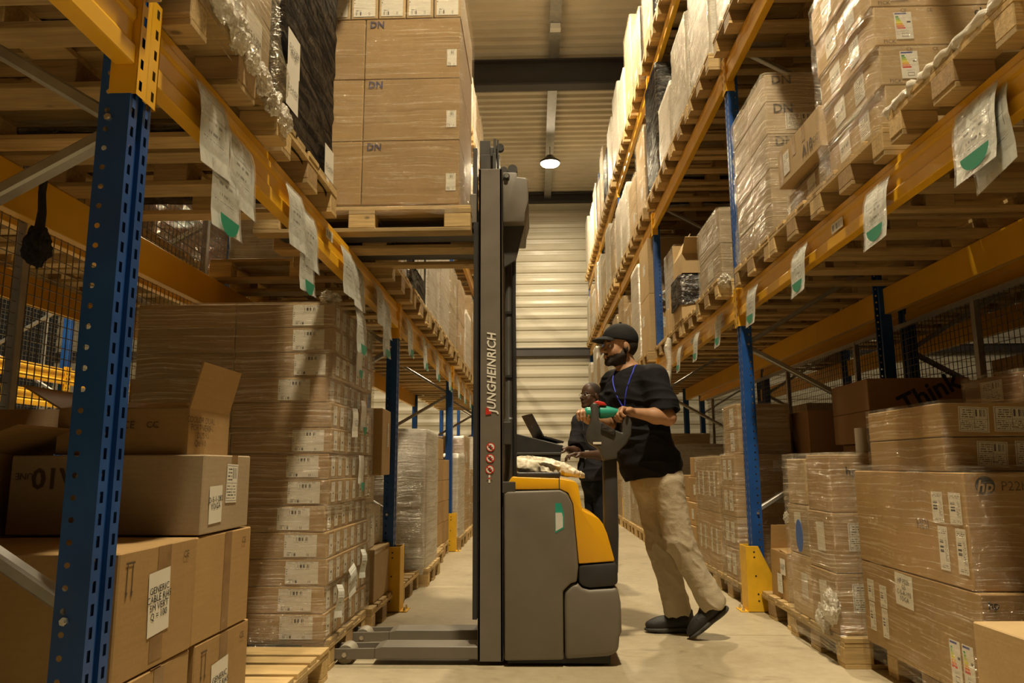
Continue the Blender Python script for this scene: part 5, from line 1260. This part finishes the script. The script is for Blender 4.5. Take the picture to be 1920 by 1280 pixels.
def nets(f, lo, h):
    s = f < 0; n = np.array(f.shape)
    C = [(i, j, k) for i in (0, 1) for j in (0, 1) for k in (0, 1)]
    sub = lambda A, c: A[c[0]:n[0] - 1 + c[0], c[1]:n[1] - 1 + c[1], c[2]:n[2] - 1 + c[2]]
    cnt = sum(sub(s, c).astype(np.int8) for c in C)
    m = (cnt > 0) & (cnt < 8); idx = np.argwhere(m)
    acc = np.zeros((len(idx), 3)); num = np.zeros(len(idx))
    for a in C:
        for ax in range(3):
            if a[ax] == 1: continue
            b = list(a); b[ax] = 1; pa = idx + np.array(a); pb = idx + np.array(b)
            fa = f[tuple(pa.T)]; fb = f[tuple(pb.T)]; x = (fa < 0) != (fb < 0)
            t = np.where(x, fa / np.where(x, fa - fb, 1), 0)
            p = pa + 0.0; p[:, ax] += t
            acc[x] += p[x]; num[x] += 1
    v = lo + h * acc / num[:, None]
    im = np.full(m.shape, -1, np.int64); im[tuple(idx.T)] = np.arange(len(idx))
    Q = []
    for ax in range(3):
        o1, o2 = [(1, 2), (2, 0), (0, 1)][ax]
        e = [slice(None)] * 3; e0 = list(e); e1 = list(e); e0[ax] = slice(0, n[ax] - 1); e1[ax] = slice(1, n[ax])
        ch = np.argwhere(s[tuple(e0)] != s[tuple(e1)])
        ch = ch[(ch[:, o1] > 0) & (ch[:, o2] > 0) & (ch[:, o1] < n[o1] - 1) & (ch[:, o2] < n[o2] - 1)]
        d1 = np.zeros(3, int); d1[o1] = 1; d2 = np.zeros(3, int); d2[o2] = 1
        q = np.stack([im[tuple((ch - d1 - d2).T)], im[tuple((ch - d2).T)], im[tuple(ch.T)], im[tuple((ch - d1).T)]], 1)
        fl = ~s[tuple(ch.T)]
        q[fl] = q[fl][:, ::-1]; Q.append(q)
    return v, np.concatenate(Q)
def lap(v, q, it):
    e = np.concatenate([q[:, [0, 1]], q[:, [1, 2]], q[:, [2, 3]], q[:, [3, 0]]])
    for _ in range(it):
        a = np.zeros_like(v); c = np.zeros(len(v))
        np.add.at(a, e[:, 0], v[e[:, 1]]); np.add.at(a, e[:, 1], v[e[:, 0]]); np.add.at(c, e[:, 0], 1); np.add.at(c, e[:, 1], 1)
        v = v * .45 + .55 * a / np.maximum(c, 1)[:, None]
    return v
# cream bag lying on the truck
def vnoise(Q, seed=0):
    i = np.floor(Q).astype(np.int64); f = Q - i; f = f * f * (3 - 2 * f); r = 0
    for a in (0, 1):
        for b in (0, 1):
            for c in (0, 1):
                h = (i[:, 0] + a) * 73856093 ^ (i[:, 1] + b) * 19349663 ^ (i[:, 2] + c) * 83492791 ^ (seed * 2654435761)
                h = ((h ^ (h >> 13)) * 1274126177) & 0xffff
                r = r + (h / 65535.0) * (f[:, 0] if a else 1 - f[:, 0]) * (f[:, 1] if b else 1 - f[:, 1]) * (f[:, 2] if c else 1 - f[:, 2])
    return r
def ridge(Q, seed): return (1 - np.abs(2 * vnoise(Q, seed) - 1)) ** 2
sb = SDF()
Rb = np.array([[cos(.28), 0, sin(.28)], [0, 1, 0], [-sin(.28), 0, cos(.28)]])
sb.ell((-.01, 4.29, .990), (.125, .115, .034), None, .03); sb.ell((-.075, 4.30, 1.000), (.055, .10, .036), None, .03); sb.ell((.14, 4.25, .972), (.125, .075, .022), Rb, .05); sb.ell((.07, 4.26, .978), (.11, .095, .026), None, .03); sb.plane((0, 4.3, .9635), (-.10, 0, -1), .01)
sb.warp(lambda P: .004 - .011 * ridge(P * np.array((9., 34., 30.)) + np.stack([P[:, 1] * 9, P[:, 0] * 14, P[:, 0] * 6], 1), 2) - .007 * ridge(P * np.array((34., 15., 30.)), 7) - .003 * ridge(P * 70, 9))
o = link('crumpled_bag', sb.mesh('crumpled_bag', 'cream_bag', .004)); o.location.z = .001; tag(o, 'cream crumpled bag lying on the truck\'s yellow hood', 'bag')
# ------------------------------------------------------------------ people
def cloth(name, col, rough=.85, weave=220.0, var=.15):
    m, nt = newmat(name)
    v, r = rnd_off(nt, objco(nt))
    a = noise_f(nt, v, 7.0, 4.0); w = noise_f(nt, v, weave, 2.0); l = noise_f(nt, v, 22.0, 3.0)
    f = ramp(nt, mth(nt, 'ADD', mth(nt, 'MULTIPLY', a, .6), mth(nt, 'MULTIPLY', w, .4)), .35, .65)
    c = mixc(nt, f, [x * (1 - var) for x in col], [x * (1 + var) for x in col])
    p = nd(nt, 'ShaderNodeBsdfPrincipled', **{'Base__Color': c, 'Roughness': rough, 'Specular__IOR__Level': .2})
    b = nd(nt, 'ShaderNodeBump', Height=mth(nt, 'ADD', w, mth(nt, 'MULTIPLY', l, 1.5)), Strength=.35, Distance=.004)
    nt.links.new(b.outputs[0], p.inputs['Normal']); out(nt, p.outputs[0]); MT[name] = m
cloth('tee_black', (.011, .011, .013)); cloth('tee_grey', (.030, .030, .034)); cloth('trousers_cream', (.50, .43, .31), .9, 160, .12); cloth('jeans_dark', (.014, .016, .022)); cloth('cap_black', (.020, .020, .021))
def skin(name, col):
    m, nt = newmat(name); v, r = rnd_off(nt, objco(nt))
    f = ramp(nt, noise_f(nt, v, 26.0, 4.0), .3, .7)
    c = mixc(nt, f, [x * .9 for x in col], [x * 1.08 for x in col])
    p = nd(nt, 'ShaderNodeBsdfPrincipled', **{'Base__Color': c, 'Roughness': .48, 'Specular__IOR__Level': .4, 'Subsurface__Weight': .08, 'Subsurface__Radius': (.01, .004, .002), 'Subsurface__Scale': .5})
    b = nd(nt, 'ShaderNodeBump', Height=noise_f(nt, v, 140.0, 3.0), Strength=.12, Distance=.002); nt.links.new(b.outputs[0], p.inputs['Normal'])
    out(nt, p.outputs[0]); MT[name] = m
skin('skin_light', (.46, .255, .145)); skin('skin_dark', (.085, .042, .024))
paint('hair_dark', (.028, .018, .012), .7, 0, .3, 60, .4); paint('eye_white', (.75, .70, .64), .2, 0, .02, 5); paint('iris', (.03, .018, .01), .15, 0, .1, 5)
paint('lanyard_blue', (.03, .05, .55), .55, 0, .1, 60); paint('shoe_black', (.014, .013, .012), .6, 0, .25, 30, .3); paint('sole_grey', (.05, .048, .044), .7, 0, .5, 16, .2)
V3 = lambda p: np.array(p, float)
def nrm(p): p = V3(p); return p / np.linalg.norm(p)
def basis(f, up=(0, 0, 1)):
    f = nrm(f); l = nrm(np.cross(up, f)); u = np.cross(f, l); return np.stack([f, l, u], 1)     # columns forward, left, up
def head_ops(S, c, R, s, neck):
    W = lambda x, y, z: V3(c) + s * (R @ V3((x, y, z)))
    S.ell(W(-.006, 0, .036), V3((.098, .077, .090)) * s, R, .01)
    S.ell(W(.030, 0, -.035), V3((.066, .060, .082)) * s, R, .02)
    for d in (-1, 1):
        S.cap(W(.005, d * .052, -.055), W(.068, d * .018, -.098), .020 * s, .020 * s, .02)
        S.ell(W(.056, d * .036, -.034), V3((.024, .024, .028)) * s, R, .025)
        S.ell(W(-.008, d * .079, -.012), V3((.019, .008, .033)) * s, R @ np.array([[.95, 0, .3], [0, 1, 0], [-.3, 0, .95]]), .006)
        S.cap(W(.052, d * .04, .014), W(.082, d * .018, .017), .013 * s, .014 * s, .012)
    S.ell(W(.078, 0, -.102), V3((.020, .024, .018)) * s, R, .015)
    S.ell(W(.078, 0, -.062), V3((.018, .032, .026)) * s, R, .015)
    for d in (-1, 1): S.ell(W(.093, d * .033, -.004), V3((.014, .016, .010)) * s, R, .012, 's')
    S.cap(W(.088, 0, .006), W(.116, 0, -.030), .008 * s, .0125 * s, .010)
    for d in (-1, 1): S.ell(W(.102, d * .012, -.036), V3((.010, .008, .008)) * s, R, .006)
    S.ell(W(.096, 0, -.062), V3((.010, .022, .0055)) * s, R, .004); S.ell(W(.094, 0, -.073), V3((.010, .020, .0065)) * s, R, .004)
    S.cap(W(-.018, 0, -.06), neck, .056 * s, .060 * s, .03)
    return W
def hand_ops(S, wrist, d, n, side, curl=(60, 75, 50), s=1.0, spread=.0205, thumb=(.65, .6, .45), tcurl=25):
    d = nrm(d); n = V3(n); n = nrm(n - d * (n @ d)); a = np.cross(d, n); w = V3(wrist)
    for i in range(4):
        off = (i - 1.5); kn = w + d * (.088 - .004 * abs(off)) * s + a * off * spread * s
        S.cap(w + d * .012 + a * off * .012 * s, kn, .0165 * s, .0135 * s, .012)
        p = kn; ang = 0; L = [.043, .027, .021][0:3]; lf = [.92, 1.03, 1.0, .80][i if side > 0 else 3 - i]
        for j in range(3):
            ang += radians(curl[j]); dr = d * cos(ang) + n * sin(ang); q = p + dr * L[j] * lf * s
            S.cap(p, q, (.0105 - .001 * j) * s, (.0098 - .0012 * j) * s, .004); p = q
    r = w + d * .028 * s + a * side * .026 * s
    td = nrm(d * thumb[0] + a * side * thumb[1] + n * thumb[2]); m = r + td * .042 * s
    S.cap(w + d * .01, r, .018 * s, .016 * s, .012); S.cap(r, m, .0145 * s, .0115 * s, .008)
    t2 = nrm(td * cos(radians(tcurl)) + d * sin(radians(tcurl))); S.cap(m, m + t2 * .032 * s, .0115 * s, .0085 * s, .004)
def shoe(parent, base, heel, toe, lat, z_up, name='shoe'):
    """heel, toe: points on the sole plane"""
    heel, toe = V3(heel), V3(toe); f = nrm(toe - heel); L = np.linalg.norm(toe - heel); u = nrm(V3(z_up) - f * (V3(z_up) @ f)); l = np.cross(u, f); R = np.stack([f, l, u], 1)
    W = lambda x, y, z: heel + R @ V3((x * L, y, z)); s = L / .29
    S = SDF()
    S.ell(W(.76, 0, .040), V3((.075, .046, .036)) * s, R, .02); S.ell(W(.52, 0, .055), V3((.095, .043, .042)) * s, R, .03); S.ell(W(.22, 0, .062), V3((.066, .040, .055)) * s, R, .03)
    S.cap(W(.20, 0, .07), W(.18, 0, .115), .040 * s, .043 * s, .02); S.cap(W(.45, 0, .085), W(.30, 0, .118), .026 * s, .030 * s, .02); S.plane(W(.2, 0, .012), -u, .004)
    S.plane(W(.2, 0, .132), u, .006)
    o = link(name, S.mesh(name, 'shoe_black', .004), parent); o.location = -Vector(base)
    B = SDF(); B.ell(W(.76, 0, .016), V3((.082, .052, .018)) * s, R, .02); B.ell(W(.45, 0, .018), V3((.11, .044, .019)) * s, R, .03); B.ell(W(.18, 0, .018), V3((.062, .045, .022)) * s, R, .03); B.plane(W(.2, 0, .0), -u, .004); B.plane(W(.2, 0, .030), u, .006)
    so = link('sole', B.mesh('sole', 'sole_grey', .004), o)
    la = MB()
    for i in range(4):
        x = .42 + i * .07; la.tube([tuple(W(x, -.026, .083 - i * .006)), tuple(W(x + .02, 0, .100 - i * .007)), tuple(W(x, .026, .083 - i * .006))], .0035, 6)
    link('laces', la.mesh('laces', 'black_rubber', smooth=True), o)
    return o
def person(label, c):
    """c: dict of joints in world metres"""
    S = SDF(); R = basis(c['look'], c.get('hup', (0, 0, 1))); hs = c['hs']
    W = head_ops(S, c['head'], R, hs, c['neck'])
    for sd in ('n', 'f'):
        S.cap(c['neck'], c['sh' + sd], .06, .045, .04)
        S.cap(c['sh' + sd], c['el' + sd], .047, .041, .03); S.cap(c['el' + sd], V3(c['el' + sd]) * .65 + V3(c['wr' + sd]) * .35, .042, .043, .03)
        S.cap(V3(c['el' + sd]) * .65 + V3(c['wr' + sd]) * .35, c['wr' + sd], .043, .026, .03)
        hand_ops(S, c['wr' + sd], *c['hand' + sd])
        S.cap(c['hip' + sd], c['kn' + sd], .06, .045, .04); S.cap(c['kn' + sd], c['an' + sd], .045, .032, .03)
    S.cap(c['neck'], c['chest'], .07, .09, .05); S.cap(c['chest'], c['pelvis'], .09, .09, .05)
    for sd in ('n', 'f'): S.cap(c['pelvis'], c['hip' + sd], .08, .06, .05)
    base = Vector(c['base'])
    me = S.mesh('person', c['skin'], .0042); off = np.array(base)
    co = np.empty(len(me.vertices) * 3); me.vertices.foreach_get('co', co); co = co.reshape(-1, 3) - off; me.vertices.foreach_set('co', co.ravel()); me.update()
    P = link('person', me); P.location = base; tag(P, label, 'person')
    def child(nm, S_, mat, h=.005, sm=1, par=None):
        o = link(nm, S_.mesh(nm, mat, h, sm), par or P)
        if not par: o.location = -base
        return o
    # shirt
    Rt = basis(c['face']); t = SDF()
    for (k, r) in zip(c['torso'], c['torso_r']): t.ell(k, r, Rt, .10)
    t.cap(c['shn'], c['shf'], .072, .072, .06)
    nk = V3(c['neck']) * .75 + V3(c['chest']) * .25
    for sd in ('n', 'f'):
        sh, el = V3(c['sh' + sd]), V3(c['el' + sd]); e = sh + (el - sh) * c.get('slv', .72); d = nrm(el - sh)
        t.cap(nk + (sh - nk) * .2, sh, .062, .072, .05)
        t.cap(sh, e, .074, .084, .03)
    for sd in ('n', 'f'):
        sh, el = V3(c['sh' + sd]), V3(c['el' + sd]); e = sh + (el - sh) * c.get('slv', .72); d = nrm(el - sh)
        t.cap(e + d * .052, e + d * .2, .086, .10, .004, 's'); t.cap(e - d * .02, e + d * .06, .060, .066, .004, 's')
    t.ell(V3(c['neck']) + V3((0, 0, .035)), (.070, .068, .030), None, .006, 's')
    t.plane(c['hem'][0], c['hem'][1])
    k = c.get('wr', .006)
    ph = c.get('ph', 0.0)
    t.warp(lambda Q: -k * 1.6 * ridge(Q * V3((7, 7, 11)) + np.stack([Q[:, 2] * 6] * 3, 1), 3) * np.clip(1.6 - 2.2 * np.abs(Q[:, 2] - c['chest'][2] + .25), .25, 1) - k * .5 * ridge(Q * V3((16, 16, 20)), 5))
    tee = child('t_shirt', t, c['tee'])
    # trousers
    q = SDF(); q.ell(c['pelvis'], (.135, .172, .14), Rt, .05)
    for sd in ('n', 'f'):
        h_, kn, an = V3(c['hip' + sd]), V3(c['kn' + sd]), V3(c['an' + sd])
        q.cap(h_, kn, c['leg'][0], c['leg'][1], .05); q.cap(kn, an, c['leg'][1] - .002, c['leg'][2], .03)
        d = nrm(an - kn); q.cap(an - d * .05, an + d * .012, c['leg'][2] + .003, c['leg'][2] + .006, .02)
    for sd in ('n', 'f'):
        kn, an = V3(c['kn' + sd]), V3(c['an' + sd]); d = nrm(an - kn)
        q.cap(an + d * .07, an + d * .16, .085, .085, .004, 's'); q.cap(an, an + d * .1, .052, .056, .004, 's')
    kk = c.get('wrl', .006)
    q.warp(lambda Q: -kk * 1.1 * ridge(Q * V3((7, 7, 17)) + np.stack([Q[:, 0] * 8, Q[:, 0] * 0, Q[:, 0] * 12], 1), 11) * np.clip(1.0 - (Q[:, 2] - .62) * 3.5, .3, 1.0) - kk * .35 * ridge(Q * V3((20, 20, 34)), 13))
    tr = child('trousers', q, c['trou'])
    for sd in ('n', 'f'): shoe(P, base, *c['shoe' + sd])
    # eyes, brows
    for d in (-1, 1):
        e = MB(); bm = bmesh.new(); bmesh.ops.create_uvsphere(bm, u_segments=12, v_segments=8, radius=.0125 * hs); me_ = bpy.data.meshes.new('eye'); bm.to_mesh(me_); bm.free(); me_.materials.append(MT['eye_white']); me_.shade_smooth()
        p = Vector(W(.0725, d * .032, -.005)); o = link('eye', me_, P); o.location = p - base
        bm = bmesh.new(); bmesh.ops.create_uvsphere(bm, u_segments=10, v_segments=6, radius=.0062 * hs); m2 = bpy.data.meshes.new('iris'); bm.to_mesh(m2); bm.free(); m2.materials.append(MT['iris']); m2.shade_smooth()
        o2 = link('iris', m2, o); o2.location = Vector(R @ V3((.0088 * hs, 0, 0)))
        b = MB().tube([tuple(W(.092, d * .014, .016)), tuple(W(.091, d * .032, .021)), tuple(W(.079, d * .048, .016))], [.003, .0045, .0025], 6).build('eyebrow', 'hair_dark', P, smooth=True); b.location = -base
    return P, t, W, R, child, base
# --- the man at the tiller
c1 = dict(base=(.80, 4.68, 0), head=(.535, 4.66, 1.728), look=(-.95, -.30, .02), hs=1.05, neck=(.592, 4.675, 1.545), skin='skin_light',
          shn=(.715, 4.535, 1.508), shf=(.515, 4.81, 1.512), eln=(.780, 4.445, 1.270), elf=(.455, 4.665, 1.255), wrn=(.560, 4.370, 1.298), wrf=(.312, 4.415, 1.258),
          handn=((-.86, -.42, .10), (-.15, -.45, -.90), 1, (58, 70, 45)), handf=((-.32, -.72, .58), (-.15, -.60, -.78), 1, (55, 70, 50)),
          chest=(.60, 4.675, 1.38), pelvis=(.735, 4.69, .915), hipn=(.782, 4.605, .89), hipf=(.705, 4.775, .89), knn=(.845, 4.60, .545), knf=(.765, 4.80, .51), ann=(1.015, 4.60, .215), anf=(.853, 4.80, .135),
          face=(-.81, -.59, 0), torso=[(.595, 4.672, 1.395), (.655, 4.68, 1.16), (.715, 4.69, .98)], torso_r=[(.145, .19, .19), (.140, .170, .22), (.150, .178, .16)],
          hem=((.73, 4.69, .935), (.16, 0, -1)), tee='tee_black', trou='trousers_cream', leg=(.096, .078, .068), wr=.006, wrl=.008, slv=.74,
          shoen=((1.115, 4.60, .165), (.897, 4.60, .004), None, (.5, 0, .85)), shoef=((.955, 4.80, .002), (.660, 4.80, .002), None, (0, 0, 1)))
P1, t1, W1, R1, child1, b1 = person('bearded man in black cap and t-shirt steering the stacker truck', c1)
# stubble beard: faces of the body along jaw, chin and upper lip take the hair material
me = P1.data; me.materials.append(MT['hair_dark'])
pc = np.empty(len(me.polygons) * 3); me.polygons.foreach_get('center', pc); pc = pc.reshape(-1, 3) + np.array(b1)
q = ((pc - V3(c1['head'])) @ R1) / c1['hs']; jt = (vnoise(pc * 160, 3) - .5) * .010
x, y, z = q.T; z2 = z + jt
line = np.where(x < .025, -.008 - .9 * (x + .01), -.046 - .32 * (x - .025))
m = (np.linalg.norm(q, axis=1) < .165) & (x > -.014) & (z2 < line) & (z > -.126 + .25 * np.clip(.05 - x, 0, 1))
m |= (x > .080) & (z2 < -.046) & (z > -.062) & (np.abs(y) < .030)
m &= ~((x > .084) & (np.abs(y) < .019) & (z < -.0575) & (z > -.079))
mi = np.zeros(len(me.polygons), np.int32); mi[m] = 1; me.polygons.foreach_set('material_index', mi); me.update()
s_ = SDF(); s_.ell(W1(-.022, 0, .015), V3((.088, .0795, .088)) * 1.05, R1, .01); s_.plane(W1(.002, 0, 0), R1 @ V3((1, 0, .25)), .003); s_.plane(W1(0, 0, -.06), R1 @ V3((.3, 0, -1)), .003)
child1('hair', s_, 'hair_dark', .004)
s_ = SDF(); s_.ell(W1(-.004, 0, .046), V3((.110, .090, .094)) * 1.05, R1, .01); s_.plane(W1(0, 0, .026), R1 @ V3((.12, 0, -1)), .003)
tilt = R1 @ np.array([[cos(.12), 0, -sin(.12)], [0, 1, 0], [sin(.12), 0, cos(.12)]]).T
capo = child1('cap', s_, 'cap_black', .004)
br = SDF(); br.ell(W1(.100, 0, .004), V3((.100, .082, .050)) * 1.05, tilt, .004); br.ell(W1(.094, 0, -.012), V3((.108, .092, .052)) * 1.05, tilt, .003, 's'); br.plane(W1(.060, 0, 0), R1 @ V3((-1, 0, .2)), .003); br.plane(W1(0, 0, .010), R1 @ V3((0.1, 0, -1)), .003)
b_ = link('brim', br.mesh('brim', 'cap_black', .0035), capo)
o = MB().tube([tuple(W1(-.004, 0, .142)), tuple(W1(-.004, 0, .148))], .008, 10).build('cap_button', 'cap_black', capo)
# lanyard laid on the shirt
def on_surface(S, pts, off=.004, it=8):
    P = np.array(pts, float)
    for _ in range(it):
        d = S.at(P); g = np.stack([(S.at(P + e) - S.at(P - e)) / .004 for e in np.eye(3) * .002], -1)
        g /= np.maximum(np.linalg.norm(g, axis=1, keepdims=True), 1e-6); P = P - (d - off)[:, None] * g
    return P
def lerp_pts(pts, n):
    pts = [V3(p) for p in pts]; r = []
    for i in range(len(pts) - 1):
        for j in range(n): r.append(pts[i] + (pts[i + 1] - pts[i]) * j / n)
    return r + [pts[-1]]
ly = MB()
for pts in ([(.625, 4.585, 1.60), (.585, 4.52, 1.56), (.545, 4.50, 1.45), (.522, 4.50, 1.33)], [(.535, 4.70, 1.585), (.475, 4.62, 1.53), (.480, 4.545, 1.43), (.515, 4.505, 1.33)]):
    q = on_surface(t1, lerp_pts(pts, 8), .014)
    ly.tube([tuple(p) for p in q], .0048, 6)
o = ly.build('lanyard', 'lanyard_blue', P1, smooth=True); o.location = -b1
# --- the second worker
c2 = dict(base=(.55, 6.95, 0), head=(.512, 6.90, 1.622), look=(-.80, -.60, .05), hs=.98, neck=(.560, 6.93, 1.455), skin='skin_dark',
          shn=(.665, 6.79, 1.385), shf=(.430, 7.04, 1.390), eln=(.640, 6.68, 1.085), elf=(.375, 6.93, 1.11), wrn=(.395, 6.50, 1.085), wrf=(.280, 6.72, 1.14),
          handn=((-.90, -.35, .05), (0, -.1, -1), 1, (20, 35, 25)), handf=((-.88, -.4, -.05), (0, 0, -1), 1, (18, 30, 20)),
          chest=(.56, 6.93, 1.28), pelvis=(.565, 6.96, .86), hipn=(.60, 6.88, .84), hipf=(.53, 7.03, .84), knn=(.59, 6.86, .46), knf=(.52, 7.04, .46), ann=(.61, 6.90, .10), anf=(.545, 7.06, .10),
          face=(-.78, -.62, 0), torso=[(.555, 6.925, 1.27), (.555, 6.94, 1.06), (.56, 6.95, .92)], torso_r=[(.125, .172, .17), (.125, .158, .20), (.130, .165, .14)],
          hem=((.56, 6.95, .865), (0, 0, -1)), tee='tee_grey', trou='jeans_dark', leg=(.088, .068, .062), wr=.005, wrl=.005, slv=.70, ph=1.0,
          shoen=((.67, 6.94, .002), (.42, 6.80, .002), None, (0, 0, 1)), shoef=((.60, 7.10, .002), (.35, 6.98, .002), None, (0, 0, 1)))
P2, t2, W2, R2, child2, b2 = person('man with glasses in a dark t-shirt working at the laptop cart', c2)
s_ = SDF(); s_.ell(W2(-.012, 0, .040), V3((.0965, .0785, .0905)) * .98, R2, .01); s_.plane(W2(.045, 0, .05), R2 @ V3((1, 0, -.9)), .003); s_.plane(W2(0, 0, -.03), R2 @ V3((.4, 0, -1)), .003)
child2('hair', s_, 'hair_dark', .004)
gl = MB()
for d in (-1, 1):
    cx = [W2(.099 - .006 * abs(cos(a)) * 0, d * .033 + .021 * cos(a), -.004 + .016 * sin(a)) for a in np.linspace(0, 2 * pi, 15)]
    gl.tube([tuple(p) for p in cx], .0018, 5); gl.tube([tuple(W2(.098, d * .054, 0)), tuple(W2(.0, d * .080, .0))], .0018, 5)
gl.tube([tuple(W2(.101, -.012, -.002)), tuple(W2(.105, 0, .002)), tuple(W2(.101, .012, -.002))], .0018, 5)
o = gl.build('glasses', 'steel_bolt', P2, smooth=True); o.location = -b2
ly = MB()
for pts in ([(.60, 6.84, 1.50), (.55, 6.78, 1.38), (.47, 6.78, 1.24), (.445, 6.80, 1.13)], [(.50, 6.94, 1.49), (.43, 6.88, 1.38), (.43, 6.82, 1.24), (.44, 6.805, 1.13)]):
    ly.tube([tuple(p) for p in on_surface(t2, lerp_pts(pts, 6), .012)], .004, 6)
o = ly.build('lanyard', 'ink', P2, smooth=True); o.location = -b2
q = on_surface(t2, [V3((.445, 6.80, 1.09))], .016)[0]
o = link('badge', quadmesh(.05, .075, 'paper'), P2); o.matrix_local = T(*(q - np.array(b2))) @ Matrix.Rotation(-.6, 4, 'Z') @ Matrix.Rotation(pi / 2, 4, 'X')
# --- laptop cart
ct = thing('laptop_cart', 'black mobile work cart with a sloped tray behind the stacker truck', 'cart', (0, 6.62, 0))
def cp(name, mb, mat, parent=None, **kw):
    o = mb.build(name, mat, parent or ct, **kw)
    for v in o.data.vertices: v.co -= Vector((0, 6.62, 0))
    return o
for y in (6.42, 6.80): cp('side_panel', MB().prism([(-.20, 1.03), (-.20, 1.275), (.215, 1.165), (.225, 1.155), (.21, 1.03)], 'y', y, y + .018), 'truck_dark', bevel=.004)
cp('tray', MB().prism([(-.20, 1.255), (-.20, 1.275), (.235, 1.165), (.235, 1.148)], 'y', 6.438, 6.80), 'truck_mid', bevel=.003)
cp('shelf', MB().box(-.2, .21, 6.438, 6.80, 1.03, 1.048), 'truck_mid'); cp('rim', MB().box(-.205, .22, 6.405, 6.42, 1.085, 1.105), 'truck_mid', bevel=.004)
cp('lower_shelf', MB().box(-.2, .21, 6.43, 6.81, .25, .27), 'truck_mid')
for x in (-.18, .19):
    for y in (6.45, 6.79):
        cp('leg', MB().box(x - .015, x + .015, y - .015, y + .015, .10, 1.03), 'truck_dark')
        cp('caster', MB().cyl((x, y - .014, .05), (0, 1, 0), .05, .028, 16).box(x - .012, x + .012, y - .02, y + .02, .05, .10), 'black_rubber')
lp = thing('laptop', 'open dark laptop standing on the sloped cart tray', 'laptop', (.04, 6.62, 1.222), .28)
a = math.atan2(.11, .435)
m = Matrix.Rotation(a, 4, 'Y')
o = MB().box(-.01, .17, -.16, .16, .004, .022).build('base', 'laptop', lp, bevel=.003); o.matrix_local = m
o = MB().box(-.006, .006, -.16, .16, 0, .225).build('screen', 'laptop', lp, bevel=.003); o.matrix_local = T(-.01, 0, .015) @ Matrix.Rotation(-.50, 4, 'Y')
MB().cyl((-.0078, 0, .11), (1, 0, 0), .012, .001, 14).build('lid_emblem', 'white_print', o)
